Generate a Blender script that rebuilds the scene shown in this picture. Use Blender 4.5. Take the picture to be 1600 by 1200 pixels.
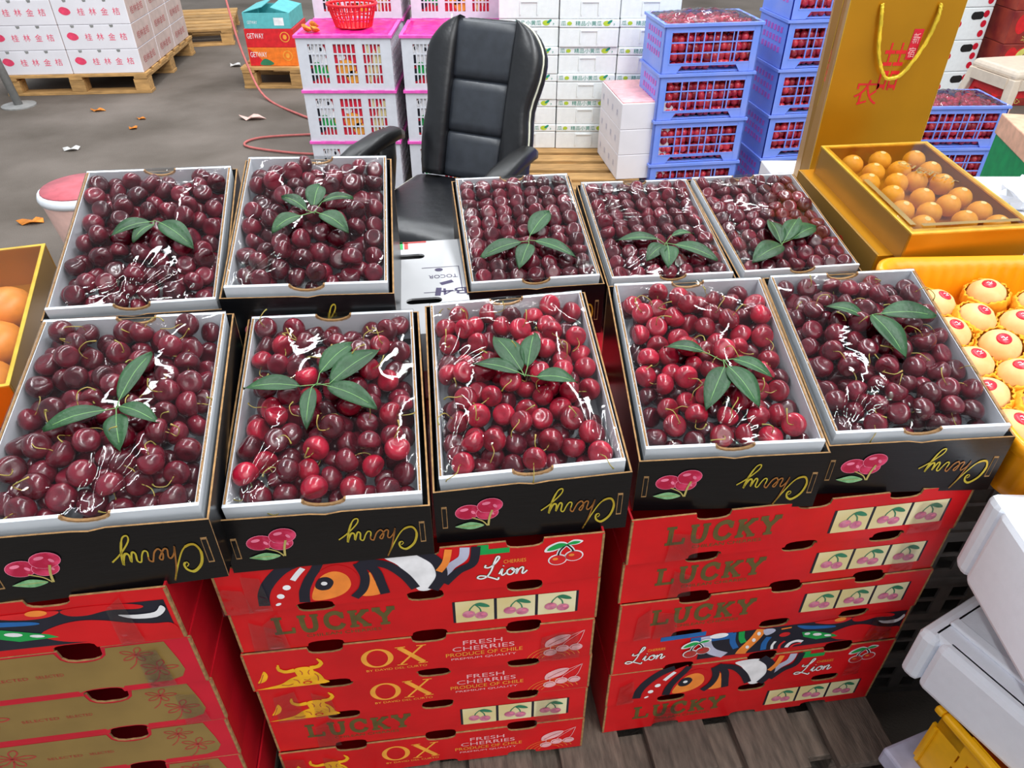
import bpy, math, random
import numpy as np
from mathutils import Matrix, Vector
random.seed(7)
rng = np.random.default_rng(11)
PI = math.pi
for o in list(bpy.data.objects): bpy.data.objects.remove(o)
scene = bpy.context.scene
COL = scene.collection

# ------------------------------------------------------------------ camera
cam = bpy.data.cameras.new('camera')
cam.sensor_width = 36.0
cam.lens = 1150.0 / 1600.0 * 36.0
cam.clip_start = 0.02
camo = bpy.data.objects.new('camera', cam); COL.objects.link(camo)
camo.location = (0, 0, 1.5)
camo.rotation_euler = (math.radians(90 - 36.644), 0, 0)
scene.camera = camo

# ------------------------------------------------------------------ world and lamps
world = bpy.data.worlds.new('world'); scene.world = world; world.use_nodes = True
wn = world.node_tree.nodes
wn['Background'].inputs[0].default_value = (0.86, 0.93, 1.0, 1)
wn['Background'].inputs[1].default_value = 0.62
def area(name, loc, rot, sx, sy, power, col=(1, 1, 1)):
    l = bpy.data.lights.new(name, 'AREA'); l.shape = 'RECTANGLE'; l.size = sx; l.size_y = sy
    l.energy = power; l.color = col
    o = bpy.data.objects.new(name, l); COL.objects.link(o); o.location = loc
    o.rotation_euler = [math.radians(a) for a in rot]
    return o
# long lamp rows hanging under the market roof
area('market_lamp_row', (-1.6, 2.4, 4.2), (0, 0, 0), 0.12, 5.0, 110, (0.95, 0.98, 1))
area('market_lamp_row', (1.3, 1.6, 4.2), (0, 0, 0), 0.12, 5.0, 140, (0.95, 0.98, 1))
area('market_lamp_row', (0.2, 6.5, 4.6), (0, 0, 0), 7.0, 0.15, 160, (0.95, 0.98, 1))
# daylight through the open side of the market hall, front right
sun = bpy.data.lights.new('daylight', 'SUN'); sun.energy = 1.3; sun.angle = math.radians(50); sun.color = (1, 0.98, 0.95)
suno = bpy.data.objects.new('daylight', sun); COL.objects.link(suno)
suno.rotation_euler = (math.radians(38), math.radians(28), 0)

scene.view_settings.view_transform = 'Standard'
scene.view_settings.look = 'None'
scene.view_settings.gamma = 1.0
scene.view_settings.use_curve_mapping = False
scene.view_settings.exposure = 0.12

# ------------------------------------------------------------------ materials
def lin(h):
    h = h.lstrip('#'); out = []
    for i in (0, 2, 4):
        c = int(h[i:i+2], 16) / 255
        out.append(c / 12.92 if c <= 0.04045 else ((c + 0.055) / 1.055) ** 2.4)
    return tuple(out)
MATS = {}
def mat(name, col, rough=0.5, metal=0.0, var=0.12, scale=30, bump=0.0, bscale=120, coat=0.0, spec=0.5, rand=0.0, island=0.0, trans=0.0, alpha=1.0, stretch=None, col2=None, thr=None, sss=0):
    """procedural principled material: base colour broken up with noise, optional relief"""
    m = bpy.data.materials.new(name); m.use_nodes = True
    nt = m.node_tree; N = nt.nodes; Lk = nt.links
    b = N['Principled BSDF']
    c = lin(col) if isinstance(col, str) else col
    tc = N.new('ShaderNodeTexCoord'); mp = N.new('ShaderNodeMapping')
    Lk.new(tc.outputs['Object'], mp.inputs[0])
    if stretch: mp.inputs['Scale'].default_value = stretch
    no = N.new('ShaderNodeTexNoise'); no.inputs['Scale'].default_value = scale; no.inputs['Detail'].default_value = 4
    Lk.new(mp.outputs[0], no.inputs['Vector'])
    rp = N.new('ShaderNodeValToRGB')
    c2 = lin(col2) if isinstance(col2, str) else col2
    lo = tuple(max(0, x * (1 - var)) for x in c); hi = tuple(min(1, x * (1 + var)) for x in c)
    if c2: lo, hi = c, c2
    rp.color_ramp.elements[0].color = (*lo, 1); rp.color_ramp.elements[1].color = (*hi, 1)
    t = thr or (0.35, 0.65)
    rp.color_ramp.elements[0].position, rp.color_ramp.elements[1].position = t
    Lk.new(no.outputs['Fac'], rp.inputs[0])
    out = rp.outputs[0]
    if rand or island:
        hs = N.new('ShaderNodeHueSaturation')
        src = N.new('ShaderNodeObjectInfo').outputs['Random'] if rand else N.new('ShaderNodeNewGeometry').outputs['Random Per Island']
        k = rand or island
        mr = N.new('ShaderNodeMapRange'); mr.inputs[3].default_value = 1 - k; mr.inputs[4].default_value = 1 + k
        Lk.new(src, mr.inputs[0]); Lk.new(mr.outputs[0], hs.inputs['Value']); Lk.new(out, hs.inputs['Color']); out = hs.outputs[0]
    Lk.new(out, b.inputs['Base Color'])
    b.inputs['Roughness'].default_value = rough; b.inputs['Metallic'].default_value = metal
    b.inputs['Coat Weight'].default_value = coat; b.inputs['Coat Roughness'].default_value = 0.08
    b.inputs['Specular IOR Level'].default_value = spec
    b.inputs['Transmission Weight'].default_value = trans; b.inputs['Alpha'].default_value = alpha
    if sss: b.inputs['Subsurface Weight'].default_value = sss; b.inputs['Subsurface Radius'].default_value = (0.01, 0.004, 0.003)
    if bump:
        bn = N.new('ShaderNodeTexNoise'); bn.inputs['Scale'].default_value = bscale; bn.inputs['Detail'].default_value = 3
        Lk.new(mp.outputs[0], bn.inputs['Vector'])
        bp = N.new('ShaderNodeBump'); bp.inputs['Strength'].default_value = bump; bp.inputs['Distance'].default_value = 0.01
        Lk.new(bn.outputs['Fac'], bp.inputs['Height']); Lk.new(bp.outputs[0], b.inputs['Normal'])
    MATS[name] = m
    return m
def film_mat(name, base=0.05, gain=0.55, tint=(1, 1, 1), rough=0.06, bump=0.5, scale=26, stretch=(1, 1, 1)):
    """clear plastic film: see-through with wrinkled glossy reflections"""
    m = bpy.data.materials.new(name); m.use_nodes = True
    nt = m.node_tree; N = nt.nodes; Lk = nt.links
    N.remove(N['Principled BSDF'])
    tr = N.new('ShaderNodeBsdfTransparent'); tr.inputs[0].default_value = (*tint, 1)
    gl = N.new('ShaderNodeBsdfGlossy'); gl.inputs['Roughness'].default_value = rough
    lw = N.new('ShaderNodeFresnel'); lw.inputs['IOR'].default_value = 1.45
    ma = N.new('ShaderNodeMath'); ma.operation = 'MULTIPLY_ADD'; ma.inputs[1].default_value = gain; ma.inputs[2].default_value = base
    tc = N.new('ShaderNodeTexCoord'); mp = N.new('ShaderNodeMapping'); mp.inputs['Scale'].default_value = stretch
    mp.inputs['Rotation'].default_value = (0, 0, 0.5)
    no = N.new('ShaderNodeTexNoise'); no.inputs['Scale'].default_value = scale; no.inputs['Detail'].default_value = 2; no.inputs['Distortion'].default_value = 1.2
    bp = N.new('ShaderNodeBump'); bp.inputs['Strength'].default_value = bump; bp.inputs['Distance'].default_value = 0.02
    Lk.new(tc.outputs['Object'], mp.inputs[0]); Lk.new(mp.outputs[0], no.inputs['Vector']); Lk.new(no.outputs['Fac'], bp.inputs['Height'])
    Lk.new(bp.outputs[0], gl.inputs['Normal']); Lk.new(bp.outputs[0], lw.inputs['Normal'])
    Lk.new(lw.outputs[0], ma.inputs[0])
    mx = N.new('ShaderNodeMixShader'); Lk.new(ma.outputs[0], mx.inputs[0]); Lk.new(tr.outputs[0], mx.inputs[1]); Lk.new(gl.outputs[0], mx.inputs[2])
    Lk.new(mx.outputs[0], N['Material Output'].inputs['Surface'])
    MATS[name] = m
    return m

mat('cherry', (0.062, 0.004, 0.010), rough=0.22, col2=(0.175, 0.005, 0.018), thr=(0.35, 0.75), scale=45, coat=0.35, rand=0.45, bump=0.04, bscale=300)
mat('cherry_bright', (0.16, 0.005, 0.016), rough=0.2, col2=(0.42, 0.008, 0.03), thr=(0.35, 0.75), scale=45, coat=0.35, rand=0.4, bump=0.04, bscale=300)
mat('cherry_mass', (0.055, 0.004, 0.010), rough=0.22, col2=(0.155, 0.005, 0.017), thr=(0.35, 0.75), scale=45, coat=0.35, island=0.45)
mat('cherry_stem', '#8f8a3c', rough=0.5, col2='#b98f4a', scale=60)
mat('leaf', '#173a1c', rough=0.5, col2='#224e27', scale=25, bump=0.15, bscale=150)
mat('leaf_vein', '#6f9a5a', rough=0.5)
mat('tray_white', '#dfe4ea', rough=0.6, var=0.05, scale=15)
mat('kraft', '#9a7448', rough=0.85, var=0.25, scale=90, bump=0.2)
mat('black_card', '#0b0b0d', rough=0.28, var=0.2, bump=0.03, bscale=30, stretch=(1, 1, 14))
mat('gold_ink', '#c9a22e', rough=0.35, metal=0.5, col2='#e2cf4a', scale=14)
mat('copper_ink', '#b0743a', rough=0.35, metal=0.4)
mat('pink_ink', '#b3163e', rough=0.4, col2='#e0426c', scale=70, thr=(0.4, 0.7))
mat('pink_light', '#ee7f9c', rough=0.4)
mat('stem_ink', '#b9a860', rough=0.5)
mat('leaf_ink', '#5d9a63', rough=0.5, col2='#8fc08a', scale=120)
mat('red_card', '#cf1018', rough=0.33, var=0.12, scale=9, bump=0.03, bscale=60)
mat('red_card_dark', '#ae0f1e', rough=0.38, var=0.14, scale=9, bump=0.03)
mat('crimson_card', '#c40e2a', rough=0.4, var=0.12, scale=8)
mat('olive_ink', '#5f5228', rough=0.5, var=0.2)
mat('olive_card', '#8a6f3a', rough=0.45, var=0.12, scale=10, coat=0.1)
mat('dull_red_ink', '#b03a34', rough=0.5)
mat('orange_ink', '#f0a23a', rough=0.5)
mat('amber_ink', '#f2b21c', rough=0.5, var=0.15)
mat('white_ink', '#f0eef0', rough=0.5)
mat('rose_ink', '#efb3b5', rough=0.5)
mat('navy_ink', '#1b1c2a', rough=0.4)
mat('blue_ink', '#1d62a6', rough=0.45)
mat('green_ink', '#12a04a', rough=0.45)
mat('lilac_ink', '#b9b9cf', rough=0.45)
mat('orange_art', '#f58a36', rough=0.45)
mat('red_ink', '#d81e22', rough=0.45)
mat('panel_gold', '#d8c07c', rough=0.4, col2='#efe6c0', scale=5)
mat('mauve_ink', '#b8557a', rough=0.45, col2='#d98aa0', scale=80)
mat('leafgreen_ink', '#2f7a58', rough=0.45)
mat('dark_hole', '#0a0807', rough=0.95)
mat('wood_old', '#5d5046', rough=0.85, var=0.35, scale=14, bump=0.4, bscale=60, stretch=(6, 1, 6), rand=0.2)
mat('wood_new', '#b98f58', rough=0.75, var=0.22, scale=10, bump=0.2, bscale=60, stretch=(1, 6, 6), rand=0.18)
mat('asphalt', '#51483f', rough=0.88, col2='#7a7068', scale=1.6, thr=(0.28, 0.72), bump=0.35, bscale=160)
mat('chair_leather', '#121317', rough=0.33, var=0.2, bump=0.12, bscale=28, spec=0.6)
mat('chair_panel', '#2a2e35', rough=0.36, var=0.15, bump=0.06, bscale=24, spec=0.6)
mat('chair_piping', '#d9d9c4', rough=0.5)
mat('black_plastic', '#0c0b0c', rough=0.35)
mat('crate_white', '#d2d5de', rough=0.4, var=0.04)
mat('crate_pink', '#e558b8', rough=0.35)
mat('hot_pink', '#e6188c', rough=0.35, var=0.2)
mat('blue_crate', '#6f93f2', rough=0.35, var=0.08, col2='#8aa0f0', scale=6)
mat('violet_print', '#c060c8', rough=0.4)
mat('small_fruit', '#a51a38', rough=0.25, col2='#d2404a', scale=20, island=0.45, coat=0.3)
mat('styrofoam', '#e9eeee', rough=0.8, var=0.03, scale=40, bump=0.08, bscale=220)
mat('foam_white', '#eef2fa', rough=0.75, var=0.02, scale=40, bump=0.05, bscale=260)
mat('green_text', '#1f8f7a', rough=0.5)
mat('lime_ink', '#b8cf3a', rough=0.5)
mat('carton_white', '#e6e4ea', rough=0.6, var=0.04, scale=6)
mat('carton_side', '#c9b3ab', rough=0.6, var=0.1, scale=12)
mat('print_pink', '#e8456a', rough=0.55)
mat('print_faded', '#b85a5a', rough=0.6)
mat('gold_paper', '#c58a14', rough=0.32, metal=0.55, var=0.08, scale=4)
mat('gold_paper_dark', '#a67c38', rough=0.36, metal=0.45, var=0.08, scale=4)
mat('gold_edge', '#e7c04a', rough=0.3, metal=0.5)
mat('gold_rope', '#e8c832', rough=0.4, metal=0.2, var=0.2)
mat('orange_plastic', '#f7a012', rough=0.3, var=0.08, scale=8, coat=0.2)
mat('foam_net', '#f7a81e', rough=0.7, var=0.15, scale=60)
mat('pear_skin', '#e3b472', rough=0.5, var=0.1, scale=30, col2='#efc88e')
mat('yellow_fruit', '#dc9a26', rough=0.45, var=0.15, scale=30, col2='#eab449')
mat('orange_fruit', '#e08a2a', rough=0.4, var=0.15)
mat('sticker_red', '#d01832', rough=0.35)
mat('sticker_pale', '#dfe4c4', rough=0.35)
mat('yellow_plastic', '#f2b305', rough=0.35, var=0.06)
mat('grey_plastic', '#6a6560', rough=0.55, var=0.15)
mat('slot_dark', '#141312', rough=0.9)
mat('pink_pale', '#f0c6bb', rough=0.5, var=0.06)
mat('pink_dusty', '#c4606a', rough=0.4, var=0.15, scale=20)
mat('cream_plastic', '#d8c8b4', rough=0.4, var=0.05)
mat('red_plastic', '#d8242c', rough=0.35)
mat('teal_card', '#5fb9bd', rough=0.5, var=0.08)
mat('orange_card', '#ee7a22', rough=0.5, var=0.12)
mat('maroon_card', '#7c1a1e', rough=0.45, var=0.3, scale=9, col2='#a8402c')
mat('apple_flesh', '#d9d06a', rough=0.5)
mat('green_card', '#0f8f4a', rough=0.45)
mat('peach_card', '#dfae90', rough=0.6)
mat('steel_grey', '#8c8c8a', rough=0.5)
mat('dry_leaf', '#d9822a', rough=0.7, var=0.3, scale=40)
mat('paper_litter', '#dcdad8', rough=0.8)
mat('rope_pink', '#c06a66', rough=0.8)
mat('liner_print', '#dd1f3c', rough=0.5, var=0.1, scale=4)
mat('purple_ink', '#33264f', rough=0.5)
film_mat('film', base=0.004, gain=0.42, bump=0.05, scale=9, stretch=(1, 2.6, 1), rough=0.03)
film_mat('film_lid', base=0.03, gain=0.6, bump=0.08, scale=6, rough=0.1)
film_mat('film_tape', base=0.07, gain=0.5, bump=0.5, scale=22, rough=0.22)
mat('carton_grey', '#bcbcbe', rough=0.65, var=0.05, scale=8)
film_mat('film_gift', base=0.06, gain=0.6, bump=0.1, scale=6, rough=0.12, tint=(0.93, 0.84, 0.66))
film_mat('film_pink', base=0.10, gain=0.8, bump=0.9, scale=9, tint=(0.85, 0.55, 0.78), rough=0.12)

# ------------------------------------------------------------------ geometry helpers
def front(y=0, ox=0, oz=0): return lambda u, v, w: (ox + u, y - w, oz + v)
def back(y=0): return lambda u, v, w: (-u, y + w, v)
def rightf(x=0, oy=0, oz=0): return lambda u, v, w: (x + w, oy + u, oz + v)
def leftf(x=0, oy=0, oz=0): return lambda u, v, w: (x - w, oy - u, oz + v)
def top(z=0, ox=0, oy=0): return lambda u, v, w: (ox + u, oy + v, z + w)
def sub(fr, ox, oy, s=1.0, rot=0.0, sy=None):
    c, q = math.cos(rot), math.sin(rot); sy = s if sy is None else sy
    return lambda u, v, w: fr(ox + c * u * s - q * v * sy, oy + q * u * s + c * v * sy, w)
def curve(pts, n=6, closed=False):
    P = [tuple(p) for p in pts]; out = []; L = len(P); dim = len(P[0])
    rngs = range(L) if closed else range(L - 1)
    for i in rngs:
        p0 = P[(i - 1) % L] if closed or i > 0 else P[0]
        p1 = P[i]; p2 = P[(i + 1) % L]
        p3 = P[(i + 2) % L] if closed or i + 2 < L else P[-1]
        for k in range(n):
            t = k / n
            out.append(tuple(0.5 * (2 * p1[d] + (p2[d] - p0[d]) * t + (2 * p0[d] - 5 * p1[d] + 4 * p2[d] - p3[d]) * t * t + (3 * p1[d] - p0[d] - 3 * p2[d] + p3[d]) * t ** 3) for d in range(dim)))
    if not closed: out.append(P[-1])
    return out
def ell(cx, cy, rx, ry, n=20, rot=0):
    c, s = math.cos(rot), math.sin(rot)
    return [(cx + c * rx * math.cos(a) - s * ry * math.sin(a), cy + s * rx * math.cos(a) + c * ry * math.sin(a)) for a in [2 * PI * k / n for k in range(n)]]
TXT = {}
def textmesh(s):
    if s not in TXT:
        cu = bpy.data.curves.new('t', 'FONT'); cu.body = s; cu.resolution_u = 3
        ob = bpy.data.objects.new('t', cu); COL.objects.link(ob)
        me = bpy.data.meshes.new_from_object(ob)
        vs = [(v.co.x, v.co.y) for v in me.vertices]; fs = [tuple(p.vertices) for p in me.polygons]
        bpy.data.objects.remove(ob); bpy.data.curves.remove(cu); bpy.data.meshes.remove(me)
        x0 = min(v[0] for v in vs); x1 = max(v[0] for v in vs); y0 = min(v[1] for v in vs); y1 = max(v[1] for v in vs)
        TXT[s] = ([((x - x0) / (x1 - x0), (y - y0) / (y1 - y0)) for x, y in vs], fs)
    return TXT[s]
class MB:
    def __init__(s): s.v = []; s.f = []; s.m = []
    def add(s, vs, fs, m=0):
        o = len(s.v); s.v += [tuple(p) for p in vs]; s.f += [tuple(i + o for i in f) for f in fs]; s.m += [m] * len(fs); return s
    def box(s, x0, x1, y0, y1, z0, z1, m=0):
        return s.add([(x0, y0, z0), (x1, y0, z0), (x1, y1, z0), (x0, y1, z0), (x0, y0, z1), (x1, y0, z1), (x1, y1, z1), (x0, y1, z1)],
                     [(3, 2, 1, 0), (4, 5, 6, 7), (0, 1, 5, 4), (1, 2, 6, 5), (2, 3, 7, 6), (3, 0, 4, 7)], m)
    def frustum(s, a, b, m=0):
        """a,b = (x0,x1,y0,y1,z) lower and upper rectangles"""
        return s.add([(a[0], a[2], a[4]), (a[1], a[2], a[4]), (a[1], a[3], a[4]), (a[0], a[3], a[4]), (b[0], b[2], b[4]), (b[1], b[2], b[4]), (b[1], b[3], b[4]), (b[0], b[3], b[4])],
                     [(3, 2, 1, 0), (4, 5, 6, 7), (0, 1, 5, 4), (1, 2, 6, 5), (2, 3, 7, 6), (3, 0, 4, 7)], m)
    def poly(s, pts, fr, w=0.0, m=0): return s.add([fr(p[0], p[1], w) for p in pts], [tuple(range(len(pts)))], m)
    def prism(s, pts, fr, w0, w1, m=0, ms=None):
        n = len(pts); ms = m if ms is None else ms
        s.add([fr(p[0], p[1], w1) for p in pts] + [fr(p[0], p[1], w0) for p in pts], [tuple(range(n)), tuple(range(2 * n - 1, n - 1, -1))], m)
        o = len(s.v) - 2 * n
        for i in range(n):
            j = (i + 1) % n; s.f.append((o + i, o + n + i, o + n + j, o + j)); s.m.append(ms)
        return s
    def ribbon(s, pts, wd, fr, w=0.0, m=0):
        n = len(pts); vs = []
        for i, p in enumerate(pts):
            a = pts[max(0, i - 1)]; b = pts[min(n - 1, i + 1)]; dx, dy = b[0] - a[0], b[1] - a[1]; l = math.hypot(dx, dy) or 1
            h = (wd[min(len(wd) - 1, int(i * len(wd) / n))] if isinstance(wd, (list, tuple)) else wd) / 2
            vs += [fr(p[0] - dy / l * h, p[1] + dx / l * h, w), fr(p[0] + dy / l * h, p[1] - dx / l * h, w)]
        return s.add(vs, [(2 * i, 2 * i + 1, 2 * i + 3, 2 * i + 2) for i in range(n - 1)], m)
    def text(s, t, fr, x0, y0, wd, ht, w=0.0, m=0):
        vs, fs = textmesh(t); return s.add([fr(x0 + a * wd, y0 + b * ht, w) for a, b in vs], fs, m)
    def tube(s, pts, r, n=6, m=0, cap=True):
        P = [Vector(p) for p in pts]; vs = []; L = len(P); up = Vector((0.13, 0.21, 0.97)).normalized()
        for i, p in enumerate(P):
            t = (P[min(L - 1, i + 1)] - P[max(0, i - 1)]).normalized()
            a = t.cross(up)
            if a.length < 0.05: a = t.cross(Vector((1, 0, 0)))
            a.normalize(); b = t.cross(a)
            rr = r[i] if isinstance(r, (list, tuple)) else r
            for k in range(n): vs.append(p + (a * math.cos(2 * PI * k / n) + b * math.sin(2 * PI * k / n)) * rr)
        fs = [(i * n + k, i * n + (k + 1) % n, (i + 1) * n + (k + 1) % n, (i + 1) * n + k) for i in range(L - 1) for k in range(n)]
        if cap: fs += [tuple(range(n - 1, -1, -1)), tuple(range((L - 1) * n, L * n))]
        return s.add(vs, fs, m)
    def lathe(s, prof, n=16, c=(0, 0, 0), m=0, M=None):
        vs = []
        for r, z in prof:
            for k in range(n):
                p = Vector((r * math.cos(2 * PI * k / n), r * math.sin(2 * PI * k / n), z))
                if M is not None: p = M @ p
                vs.append((p.x + c[0], p.y + c[1], p.z + c[2]))
        fs = [(i * n + k, i * n + (k + 1) % n, (i + 1) * n + (k + 1) % n, (i + 1) * n + k) for i in range(len(prof) - 1) for k in range(n)]
        fs += [tuple(range(n - 1, -1, -1)), tuple(range((len(prof) - 1) * n, len(prof) * n))]
        return s.add(vs, fs, m)
    def ball(s, c, r, n=10, m=0, sz=1.0):
        k = max(4, n // 2 + 1)
        return s.lathe([(max(1e-4, r * math.sin(PI * i / k)), -r * sz * math.cos(PI * i / k)) for i in range(k + 1)], n, c, m)
    def mesh(s, name, mats, smooth=False):
        me = bpy.data.meshes.new(name); me.from_pydata(s.v, [], s.f)
        for q in ([mats] if isinstance(mats, str) else mats): me.materials.append(MATS[q])
        me.polygons.foreach_set('material_index', s.m)
        if smooth: me.polygons.foreach_set('use_smooth', [True] * len(me.polygons))
        me.update()
        return me
    def build(s, name, mats, parent=None, smooth=False, bevel=0, auto=False):
        o = link(name, s.mesh(name, mats, smooth), parent)
        if bevel:
            b = o.modifiers.new('bevel', 'BEVEL'); b.width = bevel; b.segments = 2; b.limit_method = 'ANGLE'
        return o
def link(name, data, parent=None, loc=None):
    o = bpy.data.objects.new(name, data); COL.objects.link(o)
    if parent: o.parent = parent
    if loc: o.location = loc
    return o
def tag(o, label, cat, group=None, kind=None):
    o['label'] = label; o['category'] = cat
    if group: o['group'] = group
    if kind: o['kind'] = kind
    return o
def thing(name, label, cat, loc=(0, 0, 0), yaw=0, tilt=0, roll=0, group=None):
    o = bpy.data.objects.new(name, None); COL.objects.link(o); o.empty_display_size = 0.05
    o.rotation_mode = 'YXZ'; o.location = loc; o.rotation_euler = (math.radians(tilt), math.radians(roll), math.radians(yaw))
    return tag(o, label, cat, group)
def clone(root, loc, yaw, label, group=None):
    r = root.copy(); COL.objects.link(r); r.location = loc; r.rotation_euler = (0, 0, math.radians(yaw)); r['label'] = label
    if group: r['group'] = group
    for ch in root.children:
        c = ch.copy(); COL.objects.link(c); c.parent = r
        for g in ch.children:
            d = g.copy(); COL.objects.link(d); d.parent = c
    return r
def wmat(loc, yaw=0, tilt=0, roll=0):
    return Matrix.Translation(loc) @ Matrix.Rotation(math.radians(yaw), 4, 'Z') @ Matrix.Rotation(math.radians(tilt), 4, 'X') @ Matrix.Rotation(math.radians(roll), 4, 'Y')

# ------------------------------------------------------------------ setting
g = MB(); n = 40
g.add([(-9 + 20 * i / n, -2 + 18 * j / n, 0) for j in range(n + 1) for i in range(n + 1)], [(j * (n + 1) + i, j * (n + 1) + i + 1, (j + 1) * (n + 1) + i + 1, (j + 1) * (n + 1) + i) for j in range(n) for i in range(n)])
fl = g.build('floor', 'asphalt'); fl['kind'] = 'structure'; fl['label'] = 'worn grey brown concrete market floor'

# ------------------------------------------------------------------ printed marks
CHERRY_PATH = [(1.02, 1.12), (.88, 1.0), (.98, .88), (1.14, 1.02), (1.05, 1.3), (.7, 1.42), (.2, 1.05), (0, .45), (.18, .03), (.55, 0), (.95, .25), (1.45, .95), (1.95, 1.8), (1.62, 1.15), (1.28, 0), (1.4, .3), (1.66, .56), (1.78, .46), (1.7, .1), (1.85, .04), (2.1, .28), (2.27, .5), (2.13, .57), (2.0, .26), (2.14, 0), (2.4, .14), (2.6, .5), (2.68, .62), (2.84, .5), (2.76, .1), (2.92, .02), (3.1, .22), (3.28, .56), (3.45, .48), (3.4, .1), (3.56, .03), (3.78, .5), (3.76, .12), (3.94, .06), (4.15, .38), (4.24, .6), (4.08, -.05), (3.72, -.75), (3.42, -.85), (3.5, -.55), (4.15, .02), (4.75, .4)]
LION_PATHS = [[(.45, 1.45), (.38, 1.2), (.7, 1.15), (1.1, 1.5), (1.4, 2.0), (1.42, 2.25), (1.25, 2.2), (1.05, 1.6), (.82, .75), (.5, .15), (.1, -.05), (-.2, .1), (-.02, .3), (.4, .2), (.95, -.1), (1.3, -.3), (1.36, -.05)],
              [(1.4, .3), (1.66, .85), (1.58, .3), (1.7, .14), (1.95, .4)], [(1.72, 1.15), (1.76, 1.2)],
              [(2.3, .85), (2.02, .62), (2.02, .25), (2.25, .12), (2.5, .38), (2.5, .75), (2.3, .85), (2.45, .6), (2.72, .65)],
              [(2.75, .8), (2.68, .15), (2.85, .6), (3.1, .85), (3.2, .7), (3.12, .25), (3.22, .13), (3.5, .45)]]
def cherry_icon(mb, fr, w, mats, outline=None):
    """pair of cherries with leaf in a unit box; mats = fruit, light, stem, leaf indices"""
    a, b, c, d = mats
    if outline is not None:
        mb.poly(ell(.27, .22, .27, .25), fr, w, outline); mb.poly(ell(.72, .34, .27, .25), fr, w, outline)
        mb.ribbon(curve([(.27, .3), (.32, .62), (.5, .88)]), .12, fr, w, outline); mb.ribbon(curve([(.72, .4), (.66, .65), (.5, .88)]), .12, fr, w, outline)
        mb.poly(curve([(.52, .9), (.3, 1.03), (-.02, .86), (-.1, .62), (.2, .64)], 5, True), fr, w, outline)
        mb.poly(curve([(.5, .86), (.68, 1.06), (.95, .98), (.8, .84)], 5, True), fr, w, outline); w += .0003
    mb.ribbon(curve([(.27, .3), (.32, .62), (.5, .88)]), .05, fr, w, c); mb.ribbon(curve([(.72, .4), (.66, .65), (.5, .88)]), .05, fr, w, c)
    mb.poly(curve([(.5, .88), (.3, .97), (.05, .83), (-.03, .68), (.2, .7)], 5, True), fr, w + .0002, d)
    if outline is not None: mb.poly(curve([(.5, .88), (.68, 1.0), (.88, .96), (.76, .87)], 5, True), fr, w + .0002, d)
    mb.poly(ell(.27, .22, .23, .21), fr, w + .0003, a); mb.poly(ell(.72, .34, .23, .21), fr, w + .0003, a)
    mb.poly(ell(.2, .28, .08, .06), fr, w + .0006, b); mb.poly(ell(.65, .4, .08, .06), fr, w + .0006, b)

# ------------------------------------------------------------------ black cherry boxes
W, D, TH = .25, .35, .075
def tray_meshes():
    t = .005
    out = {}
    def notch(wd, zl, zt, side):
        k = .028; pts = [(-wd, zl), (wd, zl), (wd, zt), (k, zt)] + [(k * math.cos(a), zt - .014 * math.sin(a)) for a in [PI * i / 8 for i in range(1, 8)]] + [(-k, zt), (-wd, zt)]
        return pts
    m = MB(); m.prism(notch(W / 2, -TH, 0, 1), front(-D / 2 + t), 0, t, 0, 0); out['tray_front'] = m.mesh('tray_front', ['tray_white', 'kraft'])
    m = MB(); m.prism(notch(W / 2, -TH, 0, 1), front(D / 2), 0, t, 0, 0); out['tray_back'] = m.mesh('tray_back', ['tray_white', 'kraft'])
    for sx in (-1, 1):
        m = MB(); x0, x1 = sorted((sx * (W / 2), sx * (W / 2 - t)))
        m.box(x0, x1, -D / 2 + t, D / 2 - t, -TH, -.001); out['tray_side%d' % sx] = m.mesh('tray_side', ['tray_white'])
        m = MB(); x0, x1 = sorted((sx * (W / 2 - .0012), sx * (W / 2 - t + .0012))); m.box(x0, x1, -D / 2 + t, D / 2 - t, -.001, .0006); out['cut_edge%d' % sx] = m.mesh('cut_edge', ['kraft'])
        y0 = sx * (D / 2 - t / 2)     # kraft lip round the thumb notch
        m = MB(); m.tube([(.0275 * math.cos(a), y0, -.0135 * math.sin(a) - .0002) for a in [PI * i / 10 for i in range(11)]], .0028, 5); out['notch_lip%d' % sx] = m.mesh('notch_lip', ['kraft'])
    m = MB(); m.box(-W / 2 + t, W / 2 - t, -D / 2 + t, D / 2 - t, -TH, -TH + .004); out['tray_base'] = m.mesh('tray_base', ['tray_white'])
    return out
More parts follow.
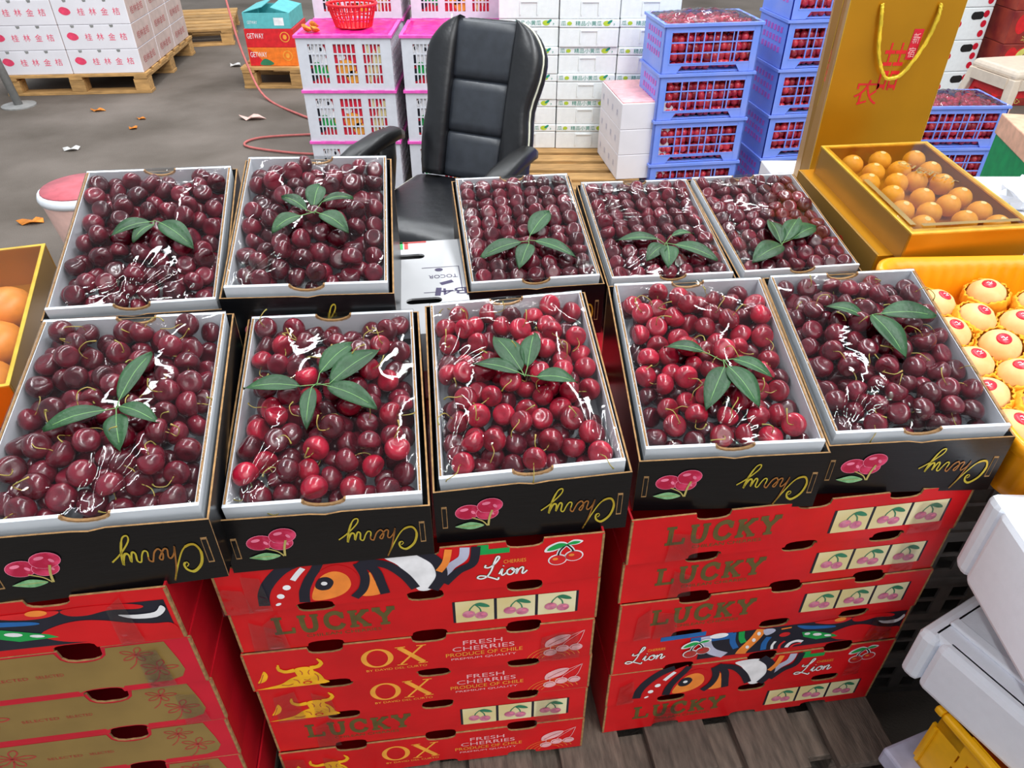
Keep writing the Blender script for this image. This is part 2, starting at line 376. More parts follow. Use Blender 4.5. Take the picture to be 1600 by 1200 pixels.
def box_parts(r, M, hloc):
    """level black outer box round a tilted tray; M maps tray coordinates into the box's own level frame"""
    e = .009; t = .0025; x1 = W / 2 + e
    def rim(sx, sy, dz): return M @ Vector((sx * W / 2, sy * D / 2, dz))
    fl_, fr_, bl_, br_ = rim(-1, -1, -.016), rim(1, -1, -.016), rim(-1, 1, -.010), rim(1, 1, -.010)
    yf = min(fl_.y, fr_.y) - .010; yb = max(bl_.y, br_.y) + .008
    ym = (fl_.z + fr_.z) / 2
    pts = [(-x1, 0), (x1, 0), (x1, fr_.z), (.02, ym), (0, ym - .003), (-.02, ym), (-x1, fl_.z)]
    MB().prism(pts, front(yf + t), 0, t, 0, 1).build('front_panel', ['black_card', 'kraft'], r)
    MB().prism([(-x1, 0), (x1, 0), (x1, br_.z), (-x1, bl_.z)], front(yb), 0, t, 0, 1).build('back_panel', ['black_card', 'kraft'], r)
    MB().prism([(yf + t, 0), (yb - t, 0), (yb - t, br_.z), (yf + t, fr_.z)], rightf(x1 - t), 0, t, 0, 1).build('side_panel', ['black_card', 'kraft'], r)
    MB().prism([(-yf - t, 0), (-yb + t, 0), (-yb + t, bl_.z), (-yf - t, fl_.z)], leftf(-x1 + t), 0, t, 0, 1).build('side_panel', ['black_card', 'kraft'], r)
    MB().box(-x1 + t, x1 - t, yf + t, yb - t, 0, .003).build('base_panel', 'black_card', r)
    hf = ym; k = hf / .1
    for sx in (-1, 1):
        u = sx * (x1 - .013); z0, z1 = hf * .28, hf * .68
        m = MB(); m.box(u - .0036, u + .0036, yf - .0008, yf + .001, z0, z1, 1); m.box(u - .0026, u + .0026, yf - .0014, yf + .001, z0 + .003, z1 - .003, 0); m.build('lock_tab', ['black_card', 'kraft'], r)
    m = MB(); f2 = sub(front(yf), .113, hf * .60, .0215, PI, .030 * k)
    cp = curve(CHERRY_PATH, 5); q = len(cp)
    m.ribbon(cp[:int(q * .26)], [.05, .12, .15, .12, .08], f2, .0012, 0); m.ribbon(cp[int(q * .26) - 1:int(q * .62)], .085, f2, .0012, 1); m.ribbon(cp[int(q * .62) - 1:], [.08, .1, .12, .08], f2, .0012, 0)
    m.build('lettering', ['gold_ink', 'copper_ink'], r)
    m = MB(); fc = sub(front(yf), -.072, hf * .50, .001)
    for cx, cy, rx, ry in ((-17, 6, 17, 13), (9, 2, 15, 12), (13, 16, 17, 13)):
        w0 = .001 + (.0005 if cx == 13 else .0002 if cx == 9 else 0)
        m.poly(ell(cx, cy, rx + .8, ry + .8, 22, .15), fc, w0 - .0001, 1); m.poly(ell(cx, cy, rx, ry, 22, .15), fc, w0, 0); m.poly(ell(cx - 5, cy + 5, rx * .35, ry * .22, 12, .2), fc, w0 + .0002, 1)
        m.poly(ell(cx + 7, cy - 1, rx * .14, ry * .3, 12, .6), fc, w0 + .0002, 1)
    m.ribbon(curve([(-12, -4), (2, -12), (9, -22)]), 1.8, fc, .002, 2); m.ribbon(curve([(16, 8), (12, -6), (10, -22)]), 3.0, fc, .002, 2)
    m.poly(curve([(4, -20), (-14, -13), (-33, -19), (-34, -21), (-16, -27), (-3, -25)], 5, True), fc, .0016, 3)
    m.ribbon([(3, -20), (-14, -20), (-32, -20)], .7, fc, .002, 2)
    m.build('cherry_print', ['pink_ink', 'pink_light', 'stem_ink', 'leaf_ink'], r)
TM = tray_meshes()
BASE = {'A': .744, 'B': .708, 'C': .708, 'D': .704, 'E': .704, 'F': .80, 'G': .80, 'H': .69, 'I': .68, 'J': .675}
BOXES = {'A': (-.524, .761, .902, 9.9, 10.3, 3.1), 'B': (-.262, .834, .857, 7.2, 12.0, 1.6), 'C': (.009, .886, .859, 6.3, 10.8, -2.4), 'D': (.305, .941, .857, 2.0, 11.7, -2.0), 'E': (.582, .976, .855, 2.0, 11.4, -2.3),
         'F': (-.62, 1.158, .963, 9.7, 15.4, 1.5), 'G': (-.341, 1.183, .98, 6.8, 13.9, 2.0), 'H': (.023, 1.422, .856, 8.0, 12.4, .3), 'I': (.303, 1.48, .828, 6.5, 10.4, .8), 'J': (.57, 1.519, .825, 8.5, 11.0, .7)}
WHERE = {'A': 'leftmost of the front row', 'B': 'second from left in front row', 'C': 'middle of the front row', 'D': 'second from right in front row', 'E': 'rightmost of the front row',
         'F': 'far left of the back row', 'G': 'back row, left of the chair', 'H': 'back row, right of the chair', 'I': 'second from right in back row', 'J': 'far right of the back row'}
SPRIGS = {
 'A': ((0.015, -0.029), [(0.015, -0.015, 0.041, 0.074, 0.024), (0.003, -0.031, -0.065, -0.056, 0.024), (0.017, -0.040, 0.032, -0.099, 0.028), (0.019, -0.028, 0.071, -0.061, 0.024)]),
 'B': ((-0.014, 0.002), [(-0.011, 0.026, 0.035, 0.085, 0.029), (0.004, 0.004, 0.075, 0.069, 0.038), (-0.036, 0.001, -0.114, 0.004, 0.030), (-0.020, -0.003, -0.024, -0.076, 0.021), (0.001, -0.003, 0.070, -0.048, 0.030)]),
 'C': ((0.007, -0.028), [(0.004, -0.015, -0.029, 0.063, 0.037), (0.013, -0.010, 0.032, 0.062, 0.029), (0.000, -0.021, -0.066, 0.007, 0.026), (0.023, -0.033, 0.080, -0.050, 0.029)]),
 'D': ((0.010, -0.034), [(-0.014, -0.012, -0.072, 0.002, 0.024), (0.025, -0.031, 0.076, -0.073, 0.026), (0.009, -0.047, -0.034, -0.127, 0.034), (0.014, -0.047, 0.040, -0.128, 0.036)]),
 'E': ((-0.001, 0.040), [(-0.017, 0.039, -0.072, 0.068, 0.028), (-0.004, 0.041, 0.013, -0.056, 0.041), (0.010, 0.041, 0.095, 0.031, 0.037)]),
 'F': ((0.018, -0.002), [(0.012, -0.002, -0.048, -0.035, 0.032), (0.019, -0.011, -0.010, -0.050, 0.020), (0.028, -0.008, 0.088, -0.074, 0.034)]),
 'G': ((0.008, -0.027), [(0.005, -0.009, 0.012, 0.057, 0.032), (-0.005, -0.018, -0.050, 0.022, 0.022), (0.018, 0.002, 0.070, 0.015, 0.016), (-0.014, -0.035, -0.057, -0.074, 0.027), (0.017, -0.032, 0.065, -0.079, 0.030)]),
 'H': ((0.000, -0.073), [(0.006, -0.052, 0.060, 0.026, 0.038), (-0.015, -0.073, -0.102, -0.113, 0.032), (-0.001, -0.082, -0.030, -0.155, 0.035), (0.012, -0.075, 0.086, -0.134, 0.032)]),
 'I': ((0.005, -0.085), [(-0.006, -0.066, -0.096, -0.065, 0.031), (0.024, -0.059, 0.076, -0.053, 0.020), (0.022, -0.090, 0.098, -0.145, 0.033), (0.001, -0.093, -0.049, -0.138, 0.033), (0.006, -0.096, -0.009, -0.165, 0.036)]),
 'J': ((-0.023, -0.108), [(-0.022, -0.102, -0.015, -0.018, 0.036), (-0.014, -0.099, 0.053, -0.019, 0.036), (0.006, -0.094, 0.078, -0.055, 0.037), (-0.025, -0.114, -0.108, -0.160, 0.045)])}
R = .0166
def cherry_mesh(n, rings, r, matname):
    m = MB(); prof = []
    for i in range(rings + 1):
        a = PI * i / rings
        z = -math.cos(a); q = math.sin(a)
        if z > .55: z -= .55 * (z - .55) * (1.6 - q)      # dimple round the stem
        q *= 1 + .05 * z
        prof.append((max(1e-4, q * r * 1.03), z * r * .95))
    m.lathe(prof, n); return m.mesh('cherry', matname, True)
CH_A = cherry_mesh(20, 12, R, 'cherry'); CH_B = cherry_mesh(20, 12, R, 'cherry_bright')
PROF = [(v.co.x, v.co.y, v.co.z) for v in cherry_mesh(14, 9, R, 'cherry').vertices]
PF = None
_tmp = cherry_mesh(14, 9, R, 'cherry'); PF = [tuple(p.vertices) for p in _tmp.polygons]; PV = np.array([v.co[:] for v in _tmp.vertices])
STEMS = []
for k in range(5):
    m = MB(); q = [(0, 0, R * .45), (.001, .002, R * 1.0), (.004 + .001 * k, .004, R * 1.5), (.011 + .002 * k, .004 - .003 * k, R * 1.75), (.019 + .0015 * k, .002 - .004 * k, R * (1.65 - .12 * k))]
    q = curve(q, 3); m.tube(q, [.0007] * (len(q) - 2) + [.001, .0014], 5); STEMS.append(m.mesh('stem', 'cherry_stem', True))
mass = MB(); mass_v = []; mass_f = []; mass_n = 0
def pack(kind):
    """drop spheres into the tray; returns centres with the highest ones last"""
    X, Y = W / 2 - .006 - R, D / 2 - .006 - R
    if kind == 'rows':
        P = []
        for j in range(10):
            for i in range(7):
                P.append((-X + 2 * X * i / 6 + rng.normal(0, .0012), -Y + 2 * Y * j / 9 + rng.normal(0, .0015), -.008 + rng.normal(0, .0022)))
        for j in range(9):
            for i in range(6): P.append((-X + 2 * X * (i + .5) / 6, -Y + 2 * Y * (j + .5) / 9, -.030))
        return np.array(P)
    # height map of resting places; always fill one of the lowest hollows
    gx, gy = np.meshgrid(np.linspace(-X, X, 56), np.linspace(-Y, Y, 84)); zm = np.full(gx.shape, -.060); P = []
    lim = -.001 + .013 * np.clip(np.minimum((Y - abs(gy)) / .05, (X - abs(gx)) / .04), 0, 1)
    d = 2 * R * .955
    while len(P) < 420:
        v = zm + rng.uniform(0, .007, zm.shape) + (zm > lim) * 1.0
        k = np.unravel_index(np.argmin(v), v.shape)
        if zm[k] > lim[k]: break
        p = (gx[k], gy[k], zm[k]); P.append(p)
        d2 = (gx - p[0]) ** 2 + (gy - p[1]) ** 2; q = d2 < d * d
        zm[q] = np.maximum(zm[q], p[2] + np.sqrt(d * d - d2[q]))
    return np.array([p for p in P if p[2] > -.05])
def film_mesh(P, name):
    nx, ny = 64, 90; x1, y1 = W / 2 + .001, D / 2 + .001
    xs = np.linspace(-x1, x1, nx); ys = np.linspace(-y1, y1, ny); gx, gy = np.meshgrid(xs, ys)
    h = np.full(gx.shape, .0005)
    for px, py, pz in P:
        d2 = (gx - px) ** 2 + (gy - py) ** 2; k = d2 < (R * 1.25) ** 2
        h[k] = np.maximum(h[k], pz + np.sqrt(np.maximum((R * 1.25) ** 2 - d2[k], 0)) * .8 + .003)
    for it in range(110):    # pull the sheet taut
        q = h.copy(); q[1:-1, 1:-1] = (h[:-2, 1:-1] + h[2:, 1:-1] + h[1:-1, :-2] + h[1:-1, 2:]) / 4
        h = np.maximum(h - .0001, q)
        h[0, :] = h[-1, :] = .0008; h[:, 0] = h[:, -1] = .0008
    # gathers near the front corners
    ph = rng.uniform(0, 6)
    for cx, cy, sg, nf in ((-x1 * .9, -y1 * .98, .085, 30), (x1 * rng.uniform(-.3, .1), -y1, .07, 34), (x1 * .75, -y1, .06, 32), (-x1, y1 * rng.uniform(-.3, .2), .06, 26), (x1 * rng.uniform(-.5, .5), y1, .04, 24)):
        ang = np.arctan2(gy - cy, gx - cx); d = np.hypot(gx - cx, gy - cy)
        h += .0016 * np.sin(ang * nf + ph + 3 * np.sin(ang * 3)) * np.exp(-(d / sg) ** 2) * (d / (d + .012))
    h[0, :] = h[-1, :] = .0008; h[:, 0] = h[:, -1] = .0008
    m = MB(); vs = [(gx[j, i], gy[j, i], h[j, i]) for j in range(ny) for i in range(nx)]
    fs = [(j * nx + i, j * nx + i + 1, (j + 1) * nx + i + 1, (j + 1) * nx + i) for j in range(ny - 1) for i in range(nx - 1)]
    # skirt down the outside of the tray
    o = len(vs); ring = [(0, i) for i in range(nx)] + [(j, nx - 1) for j in range(1, ny)] + [(ny - 1, i) for i in range(nx - 2, -1, -1)] + [(j, 0) for j in range(ny - 2, 0, -1)]
    for j, i in ring: vs.append((gx[j, i] * 1.012, gy[j, i] * 1.009, -.016))
    for k in range(len(ring)):
        a = ring[k]; b = ring[(k + 1) % len(ring)]; fs.append((a[0] * nx + a[1], o + k, o + (k + 1) % len(ring), b[0] * nx + b[1]))
    m.add(vs, fs); return m.mesh(name, 'film', True), (xs, ys, h)
def leaf_mb(b, t, wd, z0, hub, curlsign):
    b = Vector((b[0], b[1])); t = Vector((t[0], t[1])); d = t - b; L = d.length; u = d / L; s = Vector((-u.y, u.x)); n = 12
    m = MB(); vs = []
    for i in range(n + 1):
        q = i / n; hw = wd / 2 * (math.sin(PI * q ** .85) ** .8 if 0 < q < 1 else .02)
        zc = z0 + .007 * math.sin(PI * q) - .002 * q
        for k, sg in enumerate((-1, -.5, 0, .5, 1)):
            p = b + u * (L * q) + s * (hw * sg); vs.append((p.x, p.y, zc + .004 * abs(sg) * hw / .015 + curlsign * .003 * sg * q))
    m.add(vs, [(i * 5 + k, i * 5 + k + 1, (i + 1) * 5 + k + 1, (i + 1) * 5 + k) for i in range(n) for k in range(4)])
    v = MB(); v.tube([(hub[0], hub[1], z0 + .001)] + [tuple(Vector(vs[i * 5 + 2]) + Vector((0, 0, .0004))) for i in range(0, n, 2)], .0007, 4)
    return m, v
NUM = {}
indiv = []
for key, (bx, by, bz, yaw, tilt, roll) in BOXES.items():
    r = thing('cherry_box', 'black box of cherries with white inner tray, ' + WHERE[key], 'box', (bx, by, BASE[key]), yaw, 0, 0, 'open boxes of cherries on display')
    ML = wmat((0, 0, bz - BASE[key]), 0, tilt, roll)
    box_parts(r, ML, 0)
    tr = link('inner_tray', TM['tray_base'], r); tr.matrix_local = ML
    for nm, me in TM.items():
        if nm != 'tray_base': link(me.name.split('.')[0], me, tr)
    P = pack('rows' if key in 'HIJ' else 'loose')
    fm, (xs, ys, hh) = film_mesh(P, 'cling_film'); fo = link('cling_film', fm, r); fo.matrix_local = ML
    M = wmat((bx, by, bz), yaw, tilt, roll)
    order = np.argsort(-P[:, 2])
    for rank, i in enumerate(order):
        p = P[i]
        up = Vector((rng.normal(0, .6), rng.normal(-.35, .6), 1 if key in 'HIJ' else rng.normal(.45, .6))).normalized()
        q = up.to_track_quat('Z', 'Y').to_matrix().to_4x4(); sc = rng.uniform(.93, 1.06)
        X4 = M @ Matrix.Translation(Vector(p)) @ q @ Matrix.Rotation(rng.uniform(0, 6.28), 4, 'Z') @ Matrix.Scale(sc, 4)
        indiv.append((key, rank, X4))
    # sprig of leaves lying on the film
    hub, lv = SPRIGS[key]
    def zat(x, y):
        i = int(np.clip(np.searchsorted(xs, x), 0, len(xs) - 1)); j = int(np.clip(np.searchsorted(ys, y), 0, len(ys) - 1)); return hh[j, i]
    zt = max([zat(*hub)] + [zat((l[0] + l[2]) / 2, (l[1] + l[3]) / 2) for l in lv] + [zat(l[0] * .3 + l[2] * .7, l[1] * .3 + l[3] * .7) for l in lv]) + .001
    sp = thing('leaf_sprig', 'sprig of %s green leaves on the cherry box %s' % (['', '', '', 'three', 'four', 'five'][len(lv)], WHERE[key]), 'leaves', (bx, by, bz), yaw, tilt, roll, 'leaf sprigs on the cherry boxes')
    for k, l in enumerate(lv):
        a, b = leaf_mb(l[:2], l[2:4], l[4] * 1.05, zt + .0012 * k, hub, (-1) ** k)
        lo = a.build('leaf', 'leaf', sp, True); b.build('midrib', 'leaf_vein', lo, True)
        sd = lo.modifiers.new('thick', 'SOLIDIFY'); sd.thickness = .0004
def near(t): return 'ABCDE'.find(t[0])
cnt = 0; done = {}
for key, rank, X4 in indiv:
    if key in 'ABCDE' and rank < 60:
        o = bpy.data.objects.new('cherry', CH_B if (key in 'CD' or (key == 'B' and rank % 3 == 0)) else CH_A); COL.objects.link(o); o.matrix_world = X4
        tag(o, 'glossy dark red cherry on top of the box ' + WHERE[key], 'cherry', 'cherries in the box ' + WHERE[key].split(',')[0])
        if rank % 5 < 3: link('stem', STEMS[(rank + cnt) % 5], o)
        cnt += 1
    else:
        A = np.array(X4); vv = PV @ A[:3, :3].T + A[:3, 3]
        mass_v.append(vv); mass_f += [tuple(i + mass_n for i in f) for f in PF]; mass_n += len(PV)
me = bpy.data.meshes.new('cherries'); me.from_pydata(np.concatenate(mass_v).tolist(), [], mass_f); me.materials.append(MATS['cherry_mass'])
me.polygons.foreach_set('use_smooth', [True] * len(me.polygons)); me.update()
tag(link('cherries', me), 'remaining dark red cherries heaped in the display boxes', 'cherries', kind='stuff')

# ------------------------------------------------------------------ printed cartons
CL, CD, CH = .54, .36, .0985
def notch_outline(L, h, us, dt=.015, db=.011, k=.027):
    x0 = -L / 2; pts = [(x0, 0)]
    A = [PI * i / 7 for i in range(8)]
    se = lambda v, e: math.copysign(abs(v) ** e, v)
    for u in us: pts += [(x0 + u * L - k * se(math.cos(a), .6), db * se(math.sin(a), .6)) for a in A]
    pts += [(-x0, 0), (-x0, h)]
    for u in reversed(us): pts += [(x0 + u * L + k * se(math.cos(a), .6), h - dt * se(math.sin(a), .6)) for a in A]
    return pts + [(x0, h)]
def shell(parent, L, Dp, h, us, mats, gap=.0008, hole=(.015, .011, .027)):
    """carton body panels; local origin at the middle of the front bottom edge, depth along +y"""
    t = .003; hh = h - gap
    MB().prism(notch_outline(L, hh, us, *hole), front(t), 0, t, 0, 1).build('front_panel', mats, parent)
    MB().prism(notch_outline(L, hh, us, *hole), front(Dp), 0, t, 0, 1).build('back_panel', mats, parent)
    for sx in (-1, 1):
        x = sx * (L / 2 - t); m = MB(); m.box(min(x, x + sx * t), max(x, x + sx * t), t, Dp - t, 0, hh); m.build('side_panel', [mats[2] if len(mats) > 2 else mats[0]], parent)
        # raw corrugated edge beside the front
        m = MB(); m.box(min(sx * L / 2 - sx * .003, sx * L / 2 + sx * .0004), max(sx * L / 2 - sx * .003, sx * L / 2 + sx * .0004), -.0004, .004, .002, hh - .002); m.build('cut_edge', 'kraft', parent)
    MB().box(-L / 2 + t, L / 2 - t, t + .03, Dp - t - .008, hh - .014, hh - .011).build('lid_panel', mats[0], parent)
    MB().box(-L / 2 + t, L / 2 - t, t + .03, Dp - t - .008, .001, .004).build('base_panel', mats[0], parent)
def letters(mb, word, fr, x0, y0, hgt, wd, sp, w, m):
    """heavy slab-serif capitals from strokes in a 1 x 1 cell"""
    G = {'L': [[(.25, 0), (.25, 1)], [(.02, .93), (.5, .93)], [(.02, .07), (.95, .07)], [(.9, .07), (.9, .34)]],
         'U': [curve([(.22, .95), (.22, .4), (.3, .12), (.5, .05), (.7, .12), (.78, .4), (.78, .95)], 4), [(.03, .93), (.42, .93)], [(.6, .93), (.97, .93)]],
         'C': [curve([(.88, .72), (.72, .92), (.48, .95), (.22, .8), (.14, .5), (.22, .2), (.48, .05), (.74, .1), (.9, .3)], 4), [(.88, .6), (.88, .97)]],
         'K': [[(.22, 0), (.22, 1)], [(.02, .93), (.44, .93)], [(.02, .07), (.44, .07)], [(.26, .42), (.8, .95)], [(.42, .55), (.82, .05)], [(.6, .93), (.98, .93)], [(.6, .07), (1.0, .07)]],
         'Y': [[(.12, .95), (.5, .48)], [(.88, .95), (.5, .48)], [(.5, .5), (.5, .02)], [(-.02, .93), (.36, .93)], [(.64, .93), (1.02, .93)], [(.28, .07), (.72, .07)]]}
    for i, c in enumerate(word):
        f2 = sub(fr, x0 + i * (wd + sp), y0, wd, 0, hgt)
        for j, st in enumerate(G[c]): mb.ribbon(st, .24 if len(st) > 2 or j == 0 or c in 'KY' and j in (3, 4) or c == 'Y' and j < 3 else .15, f2, w + j * .00006, m)
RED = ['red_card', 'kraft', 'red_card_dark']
USL = (.23, .52, .79)
def lucky(r, h):
    fr = front(0); m = MB()
    letters(m, 'LUCKY', fr, -.215, .036, .040, .032, .0045, .0004, 0)
    m.text('CHILEAN CHERRIES', fr, -.17, .023, .11, .007, .0004, 0)
    m.build('lettering', 'olive_ink', r)
    m = MB(); x = .052
    m.poly([(x - .004, .022), (x + .187, .022), (x + .187, .072), (x - .004, .072)], fr, .0004, 4)
    for k in range(3):
        a = x + k * .0625
        m.poly([(a, .022), (a + .058, .022), (a + .058, .072), (a, .072)], fr, .0008, 0)
        f2 = sub(fr, a + .05, .0275, -.042, 0, .04)
        cherry_icon(m, f2, .0012, (1, 2, 3, 3))
    m.build('slot_squares_print', ['panel_gold', 'mauve_ink', 'pink_light', 'leafgreen_ink', 'navy_ink'], r)
def ox(r, h):
    fr = front(0); m = MB()
    O = ell(0, 0, .025, .0245, 28); I = ell(0, 0, .0165, .021, 28)
    f2 = sub(fr, -.072, .055, 1)
    m.add([f2(p[0], p[1], .0005) for p in O + I], [(i, (i + 1) % 28, 28 + (i + 1) % 28, 28 + i) for i in range(28)])
    f3 = sub(fr, -.041, .031, 1)
    m.ribbon([(.004, .046), (.040, .002)], .0085, f3, .0005); m.ribbon([(.040, .046), (.004, .002)], .0035, f3, .0006)
    for a, b in ((-.002, .014), (.031, .046)):
        m.ribbon([(a, .047), (b, .047)], .002, f3, .0007); m.ribbon([(a, .001), (b, .001)], .002, f3, .0007)
    m.text('BY DAVID DEL CURTO', fr, -.092, .021, .095, .0055, .0005, 0)
    m.build('lettering', 'orange_ink', r)
    m = MB()
    m.text('FRESH', fr, .062, .066, .062, .011, .0005, 0); m.text('CHERRIES', fr, .045, .051, .098, .011, .0005, 0)
    m.text('PREMIUM QUALITY', fr, .042, .027, .104, .006, .0005, 0); m.text('PRODUCE OF CHILE', fr, .034, .0375, .122, .0095, .0005, 1)
    m.build('lettering', ['rose_ink', 'orange_ink'], r)
    m = MB(); fo = sub(fr, -.195, .004, .001)      # reclining ox
    m.poly(curve([(-66, 0), (-52, 4), (-30, 10), (-14, 22), (4, 30), (14, 38), (24, 36), (32, 26), (36, 12), (36, 0)], 4, True), fo, .0005, 0)
    m.poly(curve([(-4, 46), (8, 50), (20, 47), (24, 34), (18, 16), (10, 10), (2, 14), (-3, 30)], 4, True), fo, .0009, 0)
    m.ribbon(curve([(-4, 44), (-18, 42), (-27, 50), (-26, 62)]), [9, 8, 7, 5, 3], fo, .0011, 0); m.ribbon(curve([(20, 46), (32, 48), (38, 57), (33, 68)]), [9, 8, 7, 5, 3], fo, .0011, 0)
    m.poly(curve([(-64, 18), (-58, 30), (-50, 48), (-46, 36), (-52, 22)], 4, True), fo, .0005, 0)
    m.ribbon(curve([(-66, 12), (-60, 20), (-52, 40)]), 1.2, fo, .0008, 1)
    for q in ([(3, 42), (6, 36), (5, 30)], [(18, 41), (15, 35), (16, 29)], [(6, 17), (11, 14), (16, 17)], [(-10, 20), (-4, 16), (-2, 8)], [(-30, 8), (-20, 5), (-12, 8)], [(24, 30), (28, 22), (27, 10)]):
        m.ribbon(curve(q, 3), 1.3, fo, .0013, 1)
    m.poly(ell(10, 8, 7, 4), fo, .0013, 2); m.poly(ell(10, 8, 4.5, 2.2), fo, .0016, 0)
    m.build('ox_print', ['amber_ink', 'dull_red_ink', 'red_ink'], r)
    m = MB(); fc = sub(fr, .215, .008, .001)
    for rr in (44, 36, 28, 20): m.ribbon([(-8 + rr * math.cos(a) * 1.0, -4 + rr * .75 * math.sin(a)) for a in [PI * k / 14 for k in range(1, 14)]], 1.2, fc, .0005, 1)
    for cx, cy in ((-14, 14), (6, 22), (28, 22)):
        m.poly(ell(cx, cy, 11, 9), fc, .0008 + cx * 1e-6, 0); m.ribbon(ell(cx, cy, 8, 6)[2:12], 1, fc, .0012, 2)
        m.ribbon(curve([(cx, cy + 8), (cx + 6, 40), (40, 66)]), 1, fc, .0011, 0)
    m.poly(curve([(-22, 30), (-20, 46), (0, 58), (18, 56), (8, 40), (-10, 32)], 4, True), fc, .001, 0)
    m.ribbon(curve([(-18, 34), (-2, 46), (16, 55)]), 1, fc, .0013, 2)
    m.build('cherry_print', ['rose_ink', 'orange_art', 'dull_red_ink'], r)
def art_left(m, fr, s=1):
    """eye, spotted band and mane shapes, left half of the artwork; unit = mm from left end"""
    f = sub(fr, -.255, .011, .00087, 0, .00088); w = .0004
    m.ribbon(curve([(48, 2), (52, 30), (66, 58), (92, 86), (120, 98)]), [18, 19, 20, 20, 18], f, w, 1)
    m.ribbon(curve([(66, 0), (74, 32), (92, 58), (118, 80), (150, 96)]), 17, f, w, 2)
    for p in ((70, 3, 5, 3), (77, 22, 6, 6), (90, 42, 6.5, 6)): m.poly(ell(*p, 14, .5), f, w + .0004, 3)
    m.ribbon(curve([(102, 58), (112, 72), (122, 84)]), 9, f, w + .0004, 3)
    m.ribbon(curve([(112, 2), (116, 30), (128, 58), (140, 78), (150, 98)]), [17, 16, 15, 15], f, w + .0006, 1)
    m.poly(curve([(122, 4), (126, 34), (144, 70), (172, 84), (196, 70), (204, 42), (190, 16), (160, 4)], 5, True), f, w + .0002, 2)
    m.poly(curve([(126, 6), (130, 30), (146, 60), (168, 70), (186, 58), (190, 34), (176, 14), (150, 4)], 5, True), f, w + .0005, 4)
    m.poly(curve([(134, 38), (142, 56), (156, 58), (164, 46), (156, 30), (142, 28)], 5, True), f, w + .0008, 1); m.poly(ell(149, 44, 5, 4.5), f, w + .0011, 3)
    m.ribbon(curve([(192, 2), (208, 22), (214, 52), (206, 84)]), 15, f, w + .0008, 1)
    m.poly(curve([(204, 4), (214, 26), (222, 60), (228, 40), (236, 6)], 4, True), f, w + .0006, 4)
    m.ribbon(curve([(242, 4), (238, 30), (232, 62), (212, 90)]), 16, f, w + .0009, 1)
    m.ribbon(curve([(214, 86), (250, 74), (276, 44), (292, 10)]), 16, f, w + .001, 1)
    m.poly(curve([(250, 92), (268, 70), (286, 34), (296, 4), (318, 4), (328, 34), (322, 68), (300, 94)], 5, True), f, w + .0007, 3)
    m.ribbon(curve([(320, 2), (336, 34), (330, 70), (306, 97)]), 19, f, w + .0011, 1)
    m.ribbon(curve([(338, 30), (352, 54), (372, 72), (376, 96)]), 16, f, w + .0004, 5)
    m.ribbon(curve([(340, 14), (364, 42), (388, 58), (394, 96)]), 15, f, w + .0009, 1)
    m.ribbon(curve([(332, 46), (344, 66), (350, 96)]), 12, f, w + .0012, 4)
    m.poly([(396, 74), (448, 74), (448, 86), (414, 86), (414, 97), (396, 97)], f, w, 6)
def lion_words(r, fr, ox, oy, s, w=.0006):
    m = MB(); f = sub(fr, ox, oy, s)
    for k, p in enumerate(LION_PATHS): m.ribbon(curve(p, 6), .22, f, w, 1)
    for k, p in enumerate(LION_PATHS): m.ribbon(curve(p, 6), .13, f, w + .0004, 0)
    m.text('CHERRIES', fr, ox + s * 1.75, oy + s * 1.42, s * 1.65, s * .38, w, 2)
    m.build('lettering', ['white_ink', 'olive_ink', 'orange_ink'], r)
ART = ['red_ink', 'navy_ink', 'red_card', 'white_ink', 'orange_art', 'lilac_ink', 'green_ink', 'blue_ink']
